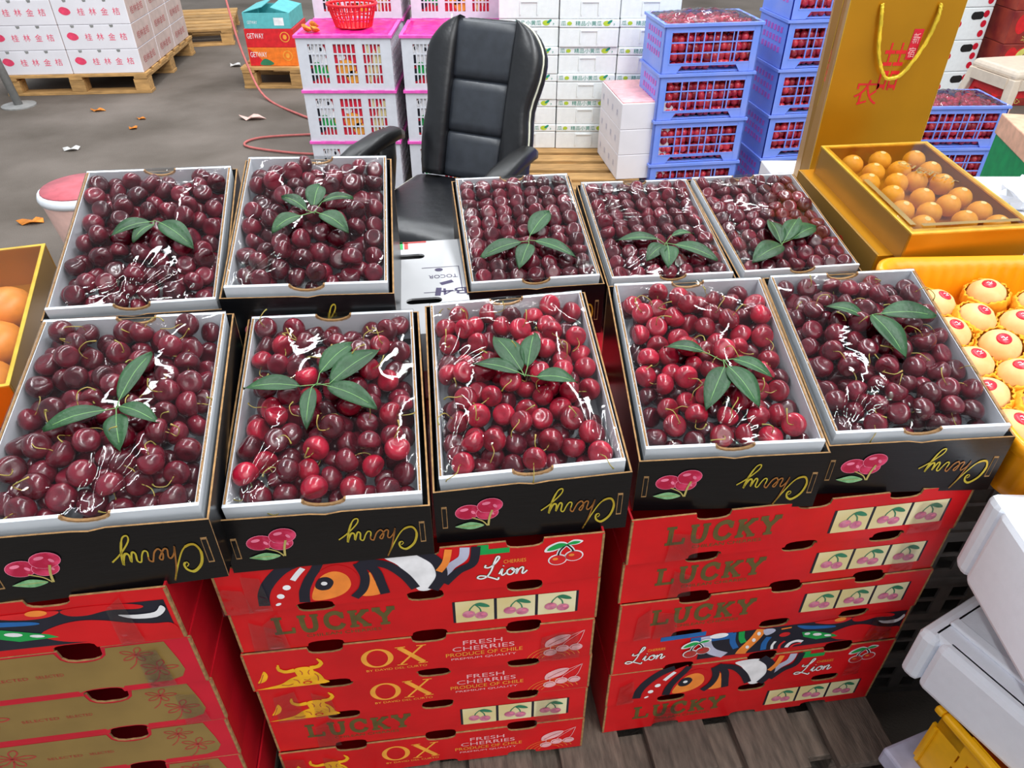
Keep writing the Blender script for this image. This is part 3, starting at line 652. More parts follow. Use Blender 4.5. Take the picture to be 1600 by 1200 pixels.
def art_right(m, fr, x0=-.27, sx=.001):
    """mane shapes of the other end of the artwork"""
    f = sub(fr, x0, .011, sx, 0, .00073); w = .0004
    m.poly([(0, 3), (330, 3), (452, 12), (452, 97), (0, 97)], f, w, 1)
    m.poly(curve([(292, 40), (300, 20), (330, 6), (385, 3), (450, 4), (450, 32), (428, 36), (400, 44), (372, 58), (345, 64), (318, 58)], 4, True), f, w + .0004, 2)
    m.ribbon(curve([(8, 96), (14, 60), (30, 30), (60, 8)]), 22, f, w + .0004, 5)
    m.poly(ell(36, 92, 20, 10), f, w + .0005, 3)
    m.ribbon(curve([(66, 96), (70, 60), (82, 30)]), 13, f, w + .0004, 7); m.ribbon(curve([(84, 97), (88, 70), (96, 50)]), 13, f, w + .0004, 6)
    m.ribbon(curve([(128, 96), (118, 60), (100, 20), (96, 4)]), 24, f, w + .0004, 4)
    for p in ((124, 80, 4, 8), (117, 56, 4, 8), (107, 30, 4, 7)): m.poly(ell(*p, 12, .25), f, w + .0008, 3)
    m.ribbon(curve([(146, 8), (144, 36), (150, 60)]), 13, f, w + .0004, 7); m.ribbon(curve([(166, 6), (164, 22), (168, 38)]), 6, f, w + .0005, 3)
    m.ribbon(curve([(182, 4), (182, 20), (190, 34)]), 6, f, w + .0005, 0); m.ribbon(curve([(198, 6), (204, 22), (218, 28), (232, 22)]), 9, f, w + .0005, 3)
    m.ribbon(curve([(208, 4), (214, 14), (230, 16)]), 6, f, w + .0007, 0)
    m.poly(ell(184, 62, 12, 9), f, w + .0005, 0); m.poly(curve([(132, 92), (150, 94), (160, 84), (152, 72), (140, 70)], 4, True), f, w + .0005, 5)
    m.ribbon([(172, 86), (194, 88)], 5, f, w + .0005, 4)
    m.poly(curve([(206, 92), (240, 84), (288, 74), (296, 66), (270, 66), (226, 74)], 4, True), f, w + .0005, 7)
    m.poly([(222, 62), (250, 60), (300, 36), (310, 26), (262, 24), (230, 42)], f, w + .0005, 6)
    for p in ((236, 53, 7, 5), (260, 45, 11, 5.5), (286, 35, 9, 4)): m.poly(ell(*p, 12, -.3), f, w + .0008, 3)
    m.poly(curve([(246, 97), (262, 86), (290, 80), (316, 84), (322, 97)], 5, True), f, w + .0006, 0); m.poly(ell(300, 95, 13, 8), f, w + .0009, 4)
    m.poly(curve([(332, 97), (334, 80), (356, 76), (384, 84), (418, 80), (424, 88), (396, 98)], 4, True), f, w + .0004, 2)
    m.poly(curve([(392, 70), (408, 56), (436, 54), (450, 72), (446, 84), (436, 68), (412, 66)], 4, True), f, w + .0012, 3)
def lion_a(r, h):
    fr = front(0); m = MB(); art_left(m, fr); m.build('artwork_print', ART, r)
    lion_words(r, fr, .092, .026, .0195)
    m = MB(); cherry_icon(m, sub(fr, .190, .040, .052, 0, .047), .0006, (0, 1, 3, 2), outline=4)
    m.build('cherry_print', ['red_ink', 'orange_art', 'green_ink', 'dark_hole', 'white_ink'], r)
def lion_b(r, h):
    fr = front(0); m = MB(); art_right(m, fr, -.115, .00084); m.build('artwork_print', ART, r)
    m = MB(); m.ribbon([(-.135, .072), (-.06, .074)], .018, fr, .0006, 0); m.ribbon([(-.19, .088), (-.11, .09)], .012, fr, .0006, 0); m.build('artwork_print', ['blue_ink'], r)
    lion_words(r, fr, -.243, .030, .019)
    m = MB(); cherry_icon(m, sub(fr, -.145, .028, .05, 0, .045), .0026, (0, 1, 3, 2), outline=4)
    m.build('cherry_print', ['dull_red_ink', 'red_ink', 'green_ink', 'dark_hole', 'white_ink'], r)
def lion_c(r, h):
    fr = front(0); m = MB(); art_right(m, fr, -.19); m.build('artwork_print', ART, r)
def gold(r, h):
    fr = front(0); m = MB()
    A = [PI * i / 8 for i in range(9)]
    m.poly([(-.07, .013), (.10, .013)] + [(.13 - .031 * math.cos(a), .0 + .0145 * math.sin(a) ** .5) for a in A[1:-1]] + [(.16, .013), (.222, .013), (.240, .02), (.247, .035), (.244, .06), (.236, .1015), (.162, .1015)] + [(.13 + .031 * math.cos(a), .1015 - .026 * math.sin(a) ** .6) for a in A[1:-1]] + [(.098, .1015), (-.095, .1015), (-.098, .07), (-.09, .035)], fr, .0004, 0)
    m.build('gold_panel_print', 'olive_card', r)
    m = MB()
    for cx, cy, q in ((-.045, .068, 1.5), (-.075, .04, .9), (.195, .08, 1.0), (.215, .045, 1.15)):
        f = sub(fr, cx, cy, .001 * q)
        for a in range(5):
            t = a * 2 * PI / 5; m.ribbon(curve([(0, 0), (14 * math.cos(t - .3), 11 * math.sin(t - .3)), (22 * math.cos(t), 16 * math.sin(t)), (14 * math.cos(t + .3), 11 * math.sin(t + .3)), (0, 0)], 4), 1.6, f, .0008, 0)
        m.ribbon(curve([(0, -4), (-6, -20), (-16, -30)], 4), 1.6, f, .0008, 0)
    for k, (a, b) in enumerate(((.0, .05), (.06, .095))): m.text('SELECTED', fr, a, .052, b - a, .006, .0008, 0)
    m.build('flower_print', 'dull_red_ink', r)
    m = MB(); f = sub(fr, -.105, .035, .001)
    for k in range(-2, 3): m.poly([(k * 12 - 5, -14 + abs(k) * 5), (k * 12 + 5, -14 + abs(k) * 5), (k * 12 + 5, 18 - abs(k) * 5), (k * 12 - 5, 18 - abs(k) * 5)], f, .0006, 0)
    m.poly([(-38, -1), (0, 24), (38, -1), (32, -4), (0, 16), (-32, -4)], f, .0008, 0)
    m.ribbon([(-.16, .078), (-.07, .08)], .006, fr, .0006, 0)
    m.build('fan_emblem_print', 'olive_card', r)
def carton(kind, loc, yaw, label, L=CL, Dp=CD, h=CH, us=USL, mats=RED, grp=None):
    r = thing('fruit_carton', label, 'carton', loc, yaw, group=grp); shell(r, L, Dp, h, us, mats, hole=(.026, .012, .027) if kind is gold else (.015, .011, .027)); kind(r, h)
    for q in range(2):      # worn clear tape
        u = random.choice((-.235, -.17, .215)) + random.uniform(-.02, .02); w_ = random.uniform(.012, .026)
        MB().poly([(u - w_, .002), (u + w_ + .006, .004), (u + w_, h * random.uniform(.5, .95)), (u - w_ * .8, h * random.uniform(.6, .85))], front(0), .0032 + .0004 * q).build('clear_tape', 'film_tape', r)
    return r
def stackpos(Lx, Ly, Rx, Ry): return ((Lx + Rx) / 2, (Ly + Ry) / 2)
ORD = ['topmost', 'second from top', 'third from top', 'fourth from top', 'fifth from top', 'bottom one']
DESC = {'lucky': 'red carton with olive capitals and three cherry squares', 'ox': 'red carton with yellow ox and thin serif letters', 'lion_a': 'red carton with orange eye artwork and white script', 'lion_b': 'red carton with script left and colourful mane artwork', 'lion_c': 'red carton with dark multicoloured mane artwork', 'gold': 'crimson carton with big gold flower panel'}
FN = {'lucky': lucky, 'ox': ox, 'lion_a': lion_a, 'lion_b': lion_b, 'lion_c': lion_c, 'gold': gold}
def stack(kinds, base, yaw, ztop, h, where, mats=None, us=USL):
    for i, k in enumerate(kinds):
        dx = random.uniform(-.003, .003); dy = random.uniform(-.002, .003); z = ztop - h * (i + 1)
        carton(FN[k], (base[0] + dx, base[1] + dy, z), yaw + random.uniform(-.4, .4), '%s, %s of the %s stack' % (DESC[k], ORD[i], where), h=h, us=us, mats=mats[i] if mats else RED, grp='cartons in the %s stack' % where)
stack(['lion_a', 'lucky', 'ox', 'ox', 'lucky', 'ox'], (-.136, .674), 7.0, .715, .0985, 'centre')
stack(['lucky', 'lucky', 'lucky', 'lion_b', 'lion_a', 'lucky'], (.438, .770), 8.2, .711, .0985, 'right')
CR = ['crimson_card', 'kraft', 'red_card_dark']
stack(['lion_c', 'gold', 'gold', 'gold', 'gold', 'gold'], (-.697, .549), 7.6, .752, .105, 'left', [RED] + [CR] * 5, (.3, .74))
# ------------------------------------------------------------------ pallets
def pallet(label, loc, yaw, Lx, Ly, h, nb, matn, alongy=True, grp='wooden pallets', bw=None, jit=.006):
    r = thing('wooden_pallet', label, 'pallet', loc, yaw, group=grp); t = .02
    span = Lx if alongy else Ly; bw = bw or span / nb * .72
    for i in range(nb):
        c = -span / 2 + bw / 2 + (span - bw) * i / (nb - 1); j = random.uniform(-jit, jit); m = MB()
        if alongy: m.box(c - bw / 2, c + bw / 2, j, Ly + j, h - t, h)
        else: m.box(-Lx / 2 + j, Lx / 2 + j, c + span / 2 - bw / 2, c + span / 2 + bw / 2, h - t, h)
        m.build('plank', matn, r, bevel=.002)
    for q in (0, .5, 1):
        m = MB()
        if alongy: yy = .05 + (Ly - .1) * q; m.box(-Lx / 2, Lx / 2, yy - .045, yy + .045, h - 2 * t, h - t - .0005)
        else: xx = -Lx / 2 + .05 + (Lx - .1) * q; m.box(xx - .045, xx + .045, 0, Ly, h - 2 * t, h - t - .0005)
        m.build('bearer', matn, r, bevel=.002)
        for p in (0, .5, 1):
            xx = -Lx / 2 + .055 + (Lx - .11) * (p if alongy else q); yy = .055 + (Ly - .11) * (q if alongy else p)
            MB().box(xx - .05, xx + .05, yy - .05, yy + .05, t, h - 2 * t - .0005).build('block', matn, r, bevel=.002)
        m = MB()
        if alongy: xx = -Lx / 2 + .055 + (Lx - .11) * q; m.box(xx - .05, xx + .05, .0, Ly, 0, t - .0005)
        else: yy = .055 + (Ly - .11) * q; m.box(-Lx / 2, Lx / 2, yy - .05, yy + .05, 0, t - .0005)
        m.build('runner', matn, r, bevel=.002)
    return r
pallet('old grey brown wooden pallet under the centre and right carton stacks', (.157, .635, 0), 8.0, 1.14, 1.0, .119, 7, 'wood_old', jit=.028)
pallet('old wooden pallet under the left gold carton stack', (-.72, .52, 0), 7.6, .6, .8, .119, 5, 'wood_old')

# ------------------------------------------------------------------ supports behind the front row
def plain_carton(name, label, loc, yaw, L, Dp, h, m='carton_white', cat='carton', grp=None, slots=False):
    r = thing(name, label, cat, loc, yaw, group=grp); t = .004
    if not slots:
        MB().box(-L / 2, L / 2, 0, Dp, 0, h - .001).build('body', m, r, bevel=.003)
    return r
for i, (z, lab) in enumerate(((.12, 'bottom'), (.36, 'middle'), (.60, 'top'))):
    plain_carton('fruit_carton', 'white carton behind the left cherry boxes, %s of three' % lab, (-.455, 1.08, z), 8, .66, .37, .24 if z < .5 else .118, grp='white cartons behind the left boxes')
r = thing('fruit_carton', 'white carton with hand slots and purple print beside the chair', 'carton', (-.372, 1.06, .719), 8)
lid = MB(); hw = .31
def slot(cx, cy, rx, ry, n=14): return [(cx + (rx - ry) * (1 if math.cos(a) > 0 else -1) + ry * math.cos(a), cy + ry * math.sin(a)) for a in [2 * PI * (k + .5) / n for k in range(n)]]
# lid in strips round two slots
def slab_with_slots(mb, x0, x1, y0, y1, z0, z1, slots):
    ys = sorted(slots, key=lambda s: s[1]); y = y0
    for (cx, cy, rx, ry) in ys:
        mb.box(x0, x1, y, cy - ry, z0, z1); 
        L = [(x0, cy - ry), (cx, cy - ry)] + [(cx - rx + ry + ry * math.cos(a), cy + ry * math.sin(a)) for a in [-PI / 2 - PI * k / 8 for k in range(9)]] + [(cx, cy + ry), (x0, cy + ry)]
        Rr = [(x1, cy + ry), (cx, cy + ry)] + [(cx + rx - ry + ry * math.cos(a), cy + ry * math.sin(a)) for a in [PI / 2 - PI * k / 8 for k in range(9)]] + [(cx, cy - ry), (x1, cy - ry)]
        mb.prism(L, top(0), z0, z1); mb.prism(Rr, top(0), z0, z1); y = cy + ry
    mb.box(x0, x1, y, y1, z0, z1)
slab_with_slots(lid, -hw, hw, 0, .37, .076, .08, [(.20, .30, .034, .011), (.225, .115, .034, .011)])
lid.build('lid_panel', 'carton_grey', r)
m = MB(); m.box(-hw, hw, 0, .004, 0, .076); m.box(-hw, hw, .366, .37, 0, .076); m.box(-hw, -hw + .004, .004, .366, 0, .076); m.box(hw - .004, hw, .004, .366, 0, .076); m.build('body', 'carton_grey', r)
MB().box(-hw + .01, hw - .01, .01, .36, .001, .004).build('inner_base', 'dark_hole', r)
m = MB(); ft = sub(top(.08), .300, .245, 1.35, PI)
m.ribbon([(.055, .0), (0, 0), (0, .075), (.055, .075)], .0015, ft, .0005, 0); m.text('TOCOR', ft, .004, .024, .042, .010, .0005, 0); m.text('B4', ft, -.006, .066, .036, .018, .0005, 1)
m.ribbon([(.033, .063), (.036, .085)], .008, ft, .0006, 1); m.poly(ell(.03, .008, .006, .005), ft, .0005, 0); m.ribbon([(.012, .045), (.03, .052)], .008, ft, .0005, 0)
m.build('lettering', ['purple_ink', 'purple_ink'], r)
m = MB()
for k, c in enumerate((0, 1, 2, 3)): m.poly([(.16 + k * .011, .335), (.168 + k * .011, .335), (.168 + k * .011, .37 - .004 * (k % 2)), (.16 + k * .011, .37 - .004 * (k % 2))], top(.08), .0005, c)
m.poly([(.12, .362), (.24, .362), (.24, .369), (.12, .369)], top(.08), .0005, 3)
m.build('colour_print', ['navy_ink', 'leafgreen_ink', 'green_ink', 'dull_red_ink'], r)
for i in range(5):
    plain_carton('fruit_carton', 'red carton under the neatly packed back boxes, %s from the pallet up' % ['first', 'second', 'third', 'fourth', 'fifth'][i], (.36, 1.20 , .12 + i * .111), 7.5, .86, .42, .111, 'red_card_dark', grp='red cartons under the right back row')

# ------------------------------------------------------------------ office chair
ch = thing('office_chair', 'black leather office chair with pale piping behind the cherry boxes', 'chair', (-.245, 2.42, 0), -24)
SH = .46
def pad(prof_w, prof_d, n, path, m, name, parent, matn):
    pass
def loft(mb, secs, m=0, cap=True):
    n = len(secs[0]); vs = [p for s in secs for p in s]
    fs = [(i * n + k, i * n + (k + 1) % n, (i + 1) * n + (k + 1) % n, (i + 1) * n + k) for i in range(len(secs) - 1) for k in range(n)]
    if cap: fs += [tuple(range(n - 1, -1, -1)), tuple(range((len(secs) - 1) * n, len(secs) * n))]
    mb.add(vs, fs, m)
def rsec(cx, cy, hw, hd, ax, ay, o, n=20, e=.45):
    """rounded section spanned by ax (width) and ay (depth) around point o"""
    out = []
    for k in range(n):
        a = 2 * PI * k / n; c, s = math.cos(a), math.sin(a)
        u = cx + hw * math.copysign(abs(c) ** e, c); v = cy + hd * math.copysign(abs(s) ** e, s)
        out.append(tuple(Vector(o) + Vector(ax) * u + Vector(ay) * v))
    return out
# backrest reclines about 22 degrees; axis from seat rear up
rec = math.radians(20); bo = Vector((0, .24, SH + .02)); bup = Vector((0, math.sin(rec), math.cos(rec))); bn = Vector((0, -math.cos(rec), math.sin(rec))); bx_ = Vector((1, 0, 0))
prof = [(0, .195), (.08, .205), (.16, .205), (.26, .195), (.36, .215), (.44, .215), (.50, .18), (.53, .14), (.545, .10)]
pc = curve(prof, 3)
m = MB(); loft(m, [rsec(0, -.035, w, .03, bx_, bn, bo + bup * h, 24, .5) for h, w in pc]); m.build('back_shell', 'chair_leather', ch, True)
for sx in (-1, 1):
    m = MB(); loft(m, [rsec(sx * (w * .5 + .055), .012 + .012 * math.sin(PI * min(1, h / .56)), w * .5 - .052, .038 * (1 - .5 * max(0, (h - .46) / .11)), bx_, bn, bo + bup * h, 20, .7) for h, w in pc]); m.build('side_bolster', 'chair_leather', ch, True)
    pts = [tuple(bo + bup * h + bx_ * (sx * (w + .003)) + bn * (.016)) for h, w in pc[:-2]]
    m = MB(); m.tube(pts, .0045, 6); m.build('piping', 'chair_piping', ch, True)
pan = [(.0, .16), (.16, .34), (.34, .537)]
for a, b in pan:
    m = MB(); q = [a + (b - a) * t for t in (0, .06, .2, .5, .8, .94, 1)]
    loft(m, [rsec(0, .006, .108 + .02 * (h / .65), .030 * (.55 if i in (0, 6) else .9 if i in (1, 5) else 1), bx_, bn, bo + bup * h, 20, .4) for i, h in enumerate(q)]); m.build('back_cushion', 'chair_panel', ch, True)
m = MB(); m.tube([tuple(bo + bup * h + bx_ * (-.122 - .018 * (h / .65)) + bn * .034) for h in (.35, .42, .5, .545)], .003, 5); m.build('piping', 'chair_piping', ch, True)
m = MB(); loft(m, [rsec(0, 0, .24 - .04 * (i in (0, 6)), .055 * (.6 if i in (0, 6) else 1), bx_, Vector((0, 0, 1)), Vector((0, y, SH - .03)), 24, .45) for i, y in enumerate((-.27, -.25, -.15, 0, .12, .22, .25))]); m.build('seat', 'chair_leather', ch, True)
m = MB(); m.tube([(-.235, y, SH + .0) for y in (-.25, -.1, .1, .22)], .004, 5); m.build('piping', 'chair_piping', ch, True)
for sx in (-1, 1):
    m = MB(); x = sx * .262
    loft(m, [rsec(0, 0, w, t, bx_, Vector((0, 0, 1)), Vector((x, y, z)), 16, .6) for y, z, w, t in ((-.20, .625, .018, .014), (-.18, .628, .034, .022), (-.08, .642, .04, .026), (.05, .65, .036, .026), (.15, .645, .03, .024), (.19, .63, .02, .018))]); m.build('armrest', 'black_plastic', ch, True)
    m = MB(); loft(m, [rsec(0, 0, .018, w, bx_, Vector((0, 1, 0)), Vector((x, y, z)), 12, .6) for y, z, w in ((.08, .63, .06), (.09, .56, .045), (.07, .47, .04), (.03, .42, .06))]); m.build('arm_bracket', 'black_plastic', ch, True)
m = MB(); m.lathe([(.03, .08), (.03, .40)], 14); m.lathe([(.09, .38), (.14, .41)], 14); m.build('gas_column', 'black_plastic', ch)
for k in range(5):
    a = 2 * PI * k / 5; m = MB(); m.tube([(0, 0, .1), (.15 * math.cos(a), .15 * math.sin(a), .095), (.29 * math.cos(a), .29 * math.sin(a), .07)], [.03, .024, .016], 8); l = m.build('base_arm', 'black_plastic', ch, True)
    m = MB(); m.lathe([(.008, -.02), (.027, -.018), (.027, .018), (.008, .02)], 12, (.29 * math.cos(a), .29 * math.sin(a), .028), 0, Matrix.Rotation(PI / 2, 3, 'X')); m.build('caster', 'black_plastic', l, True)

# ------------------------------------------------------------------ lattice crates
def lattice(mb, fr, u0, u1, v0, v1, nu, nv, bw, d, m=0):
    for i in range(nu + 1):
        u = u0 + (u1 - u0) * i / nu; mb.prism([(u - bw / 2, v0), (u + bw / 2, v0), (u + bw / 2, v1), (u - bw / 2, v1)], fr, -d, 0, m)
    for j in range(nv + 1):
        v = v0 + (v1 - v0) * j / nv; mb.prism([(u0, v - bw / 2), (u1, v - bw / 2), (u1, v + bw / 2), (u0, v + bw / 2)], fr, -d * .9, -.0006, m)
def pink_crate():
    L, Dp, h = .45, .36, .25
    r = thing('plastic_crate', 'x', 'crate')
    m = MB(); 
    for a, b in ((-L / 2, -L / 2 + .05), (-.085, -.055), (.055, .085), (L / 2 - .05, L / 2)): m.box(a, b, 0, .008, .0, h - .012)
    m.box(-L / 2 + .001, L / 2 - .001, .0006, .0074, .001, .03); m.box(-L / 2 + .001, L / 2 - .001, .0006, .0074, h - .04, h - .0125)
    for a, b in ((-L / 2 + .05, -.085), (-.055, .055), (.085, L / 2 - .05)): lattice(m, front(.0012), a, b, .028, h - .038, 5, 4, .006, .006)
    lattice(m, leftf(-L / 2 + .0012, 0, 0), -Dp + .01, -.01, .012, h - .02, 8, 5, .014, .006); lattice(m, rightf(L / 2 - .0012), .01, Dp - .01, .012, h - .02, 8, 5, .014, .006)
    m.box(-L / 2 + .008, L / 2 - .008, Dp - .008, Dp - .001, .009, h - .013); m.box(-L / 2 + .002, L / 2 - .002, .009, Dp - .001, .0005, .008)
    m.build('lattice_body', 'crate_white', r)
    m = MB()
    for a in ((-L / 2 - .008, L / 2 + .008, -.008, .012), (-L / 2 - .008, L / 2 + .008, Dp - .012, Dp + .008), (-L / 2 - .008, -L / 2 + .012, .012, Dp - .012), (L / 2 - .012, L / 2 + .008, .012, Dp - .012)): m.box(*a, h - .012, h)
    m.build('rim', 'crate_pink', r)
    m = MB(); m.box(-L / 2 + .012, L / 2 - .012, .012, Dp - .012, .01, h - .016, 0); f = front(.0115)
    for x, y, rx, ry, c in ((-.135, .17, .045, .05, 1), (-.11, .12, .04, .03, 1), (-.16, .19, .008, .01, 2), (-.115, .185, .008, .009, 2), (-.17, .14, .012, .03, 2), (-.14, .1, .02, .03, 3), (-.1, .085, .02, .03, 3), (-.165, .07, .022, .03, 2), (-.075, .1, .02, .03, 4), (.0, .1, .045, .04, 4), (-.02, .15, .02, .015, 1), (.03, .06, .035, .03, 4), (.11, .19, .012, .03, 5), (.14, .12, .012, .07, 5), (.115, .08, .012, .05, 5), (.165, .16, .01, .04, 5)):
        m.poly(ell(x, y, rx, ry, 14), f, .0005 + .0002 * c, c)
    m.build('printed_liner', ['liner_print', 'white_ink', 'navy_ink', 'green_ink', 'orange_ink', 'panel_gold'], r)
    return r
pc0 = pink_crate(); first = True
PCS = []
for sx, nm in ((-.80, 'left'), (-.30, 'right')):
    for k, w_ in enumerate(('bottom', 'middle', 'top')): PCS.append(((sx, 3.76, k * .25), 'white lattice crate with pink rim, %s of the front %s stack' % (w_, nm)))
    for k, w_ in enumerate(('bottom', 'second', 'third', 'upper')): PCS.append(((sx + .01, 4.16, k * .25), 'white lattice crate with pink rim, %s of the %s stack behind' % (w_, nm)))
for i, (l, lab) in enumerate(PCS):
    if i == 0: pc0.location = l; pc0['label'] = lab; pc0['group'] = 'pink rimmed crates'
    else: clone(pc0, l, 0, lab, 'pink rimmed crates')
for sx, nm in ((-.80, 'left'), (-.30, 'right')):
    m = MB(); n = 14
    vs = [(-.215 + .43 * i / n, .01 + .34 * j / n, .004 * math.sin(i * 2.1 + j) * math.sin(j * 1.7) + .003) for j in range(n + 1) for i in range(n + 1)]
    m.add(vs, [(j * (n + 1) + i, j * (n + 1) + i + 1, (j + 1) * (n + 1) + i + 1, (j + 1) * (n + 1) + i) for j in range(n) for i in range(n)])
    o = m.build('plastic_sheet', 'hot_pink', None, True); o.location = (sx, 3.76, .748); tag(o, 'hot pink plastic sheet covering the top of the front %s crate stack' % nm, 'sheet', 'pink sheets on crates')
    sd = o.modifiers.new('thick', 'SOLIDIFY'); sd.thickness = .002; 
# red basket with peel beside it
r = thing('plastic_basket', 'small red plastic basket standing on the pink crate stack', 'basket', (-.77, 3.92, .758))
m = MB(); 
for k in range(28):
    a = 2 * PI * k / 28; m.tube([(.085 * math.cos(a), .065 * math.sin(a), .0), (.115 * math.cos(a), .09 * math.sin(a), .10)], .0045, 4)
for z, q in ((.0, 1), (.035, 1.12), (.07, 1.24)): m.tube([(.085 * q * math.cos(2 * PI * k / 28), .066 * q * math.sin(2 * PI * k / 28), z + .003) for k in range(29)], .004, 4, cap=False)
m.lathe([(.07, .0), (.07, .004)], 20); m.build('lattice_wall', 'red_plastic', r)
m = MB(); m.tube([(.118 * math.cos(2 * PI * k / 28), .093 * math.sin(2 * PI * k / 28), .1) for k in range(29)], .007, 6, cap=False); m.build('rim', 'red_plastic', r, True)
for k, (x, y) in enumerate(((-.98, 3.82), (-.94, 3.79), (-.955, 3.85))):
    m = MB(); n = 8; vs = [(.03 * math.cos(a) * q, .024 * math.sin(a) * q, .018 * q * q + .004 * math.sin(3 * a)) for q in (.1, .4, .7, 1) for a in [2 * PI * i / n for i in range(n)]]
    m.add(vs, [(i * n + j, i * n + (j + 1) % n, (i + 1) * n + (j + 1) % n, (i + 1) * n + j) for i in range(3) for j in range(n)] + [tuple(range(n - 1, -1, -1))])
    o = m.build('orange_peel', 'dry_leaf', None, True); o.location = (x, y, .757 + .004 * k); o.rotation_euler = (.3 * k, .4, k); o.modifiers.new('t', 'SOLIDIFY').thickness = .002
    tag(o, 'piece of orange peel beside the red basket', 'peel', 'orange peel on the crate')

# blue crates with fruit
fruit = MB()
def blue_crate():
    L, Dp, h = .45, .30, .208
    r = thing('plastic_crate', 'x', 'crate'); m = MB()
    for sx in (-1, 1):
        x0, x1 = sorted((sx * L / 2, sx * (L / 2 - .032))); m.box(x0, x1, 0, .008, 0, h - .01)
        fr = rightf(L / 2) if sx > 0 else leftf(-L / 2)
        u0, u1 = (0, Dp) if sx > 0 else (-Dp, 0)
        m.prism([(u0, 0), (u1, 0), (u1, h - .01), (u0, h - .01)], fr, -.006, 0)
    lattice(m, front(-.0006), -L / 2 + .033, L / 2 - .033, .040, h - .034, 5, 3, .0055, .005)
    for q in (-.09, .0, .09): m.box(q + .006, q + .010, .001, .005, .04, h - .034)
    m.box(-L / 2 + .03, L / 2 - .03, .001, .008, h - .032, h - .01)
    m.prism([(-L / 2 + .03, 0), (-.15, 0), (-.13, .03), (.13, .03), (.15, 0), (L / 2 - .03, 0), (L / 2 - .03, .038), (-L / 2 + .03, .038)], front(.007), 0, .006)
    m.box(-L / 2 + .007, L / 2 - .007, Dp - .008, Dp - .001, .007, h - .0105); m.box(-L / 2 + .0065, L / 2 - .0065, .009, Dp - .009, .0005, .006)
    m.build('lattice_body', 'blue_crate', r)
    m = MB()
    for a in ((-L / 2 - .008, L / 2 + .008, -.008, .01), (-L / 2 - .008, L / 2 + .008, Dp - .01, Dp + .008), (-L / 2 - .008, -L / 2 + .01, .01, Dp - .01), (L / 2 - .01, L / 2 + .008, .01, Dp - .01)): m.box(*a, h - .012, h)
    m.build('rim', 'blue_crate', r)
    m = MB(); random.seed(3)      # embossed lettering and vents on the short sides
    for row in range(3):
        for k in range(6):
            u = -.24 + k * .035; v = .06 + row * .042
            m.prism([(u, v), (u + .02, v + .002), (u + .02, v + .026), (u, v + .024)], leftf(-L / 2), 0, .0015); 
    m.build('side_print', 'violet_print', r)
    m = MB()
    for row in range(3):
        for k in range(8):
            u = .03 + k * .032; v = .05 + row * .045; m.prism([(u, v), (u + .018, v), (u + .018, v + .034), (u, v + .034)], rightf(L / 2), 0, .0008)
    m.build('side_vents', 'slot_dark', r)
    return r
bc0 = blue_crate(); BCS = []
for k, w_ in enumerate(('bottom', 'second', 'third', 'top')): BCS.append(((.90, 3.57, k * .21), 8, 'blue lattice crate of red fruit, %s of the stack right of the white boxes' % w_))
for k, w_ in enumerate(('bottom', 'second', 'third', 'fourth', 'top')): BCS.append(((1.47, 3.66, k * .21), 8, 'blue lattice crate of red fruit, %s of the stack behind the gold bag' % w_))
for k, w_ in enumerate(('bottom', 'top')): BCS.append(((2.27, 3.78, k * .21), 2, 'blue lattice crate of red fruit, %s of the low stack right of the gold bag' % w_))
for i, (l, yw, lab) in enumerate(BCS):
    if i == 0: bc0.location = l; bc0.rotation_euler = (0, 0, math.radians(yw)); bc0['label'] = lab; bc0['group'] = 'blue fruit crates'
    else: clone(bc0, l, yw, lab, 'blue fruit crates')
    c, s = math.cos(math.radians(yw)), math.sin(math.radians(yw))
    for row in range(5):
        for k in range(13):
            for dpt in (0, 1):
                x = -.195 + .39 * (k + .5 * dpt * (k < 12)) / 12 + random.uniform(-.005, .005); y = .033 + .03 * dpt + random.uniform(-.005, .005); z = .028 + (row + .5 * dpt * (row < 4)) * .037 + random.uniform(-.004, .004)
                fruit.ball((l[0] + c * x - s * y, l[1] + s * x + c * y, l[2] + z), random.uniform(.018, .022), 8)
for nm, (l, yw) in (('left', (BCS[3][0], 8)), ('right', (BCS[10][0], 2))):
    n = 22; m = MB(); ph = random.uniform(0, 5)
    vs = [(-.22 + .44 * i / n, .005 + .29 * j / n, .004 + .028 * math.sin(PI * i / n) * math.sin(PI * j / n) * (1 + .3 * math.sin(i * .9 + ph) * math.sin(j * .8)) + .004 * math.sin(i * 2.3 + j * 1.1)) for j in range(n + 1) for i in range(n + 1)]
    m.add(vs, [(j * (n + 1) + i, j * (n + 1) + i + 1, (j + 1) * (n + 1) + i + 1, (j + 1) * (n + 1) + i) for j in range(n) for i in range(n)])
    o = m.build('plastic_wrap', 'film_pink', None, True); o.location = (l[0], l[1], l[2] + .204); o.rotation_euler = (0, 0, math.radians(yw))
    tag(o, 'crumpled clear plastic wrap over the top blue crate %s of the gold bag' % ('left' if nm == 'left' else 'right'), 'wrap', 'plastic wrap on crates')
    c, s = math.cos(math.radians(yw)), math.sin(math.radians(yw))
    for k in range(120):
        x, y = random.uniform(-.19, .19), random.uniform(.03, .27); fruit.ball((l[0] + c * x - s * y, l[1] + s * x + c * y, l[2] + .185 + random.uniform(-.004, .01)), .018, 8)
tag(fruit.build('crate_fruit', 'small_fruit', None, True), 'small red fruits filling the blue lattice crates', 'fruit', kind='stuff')

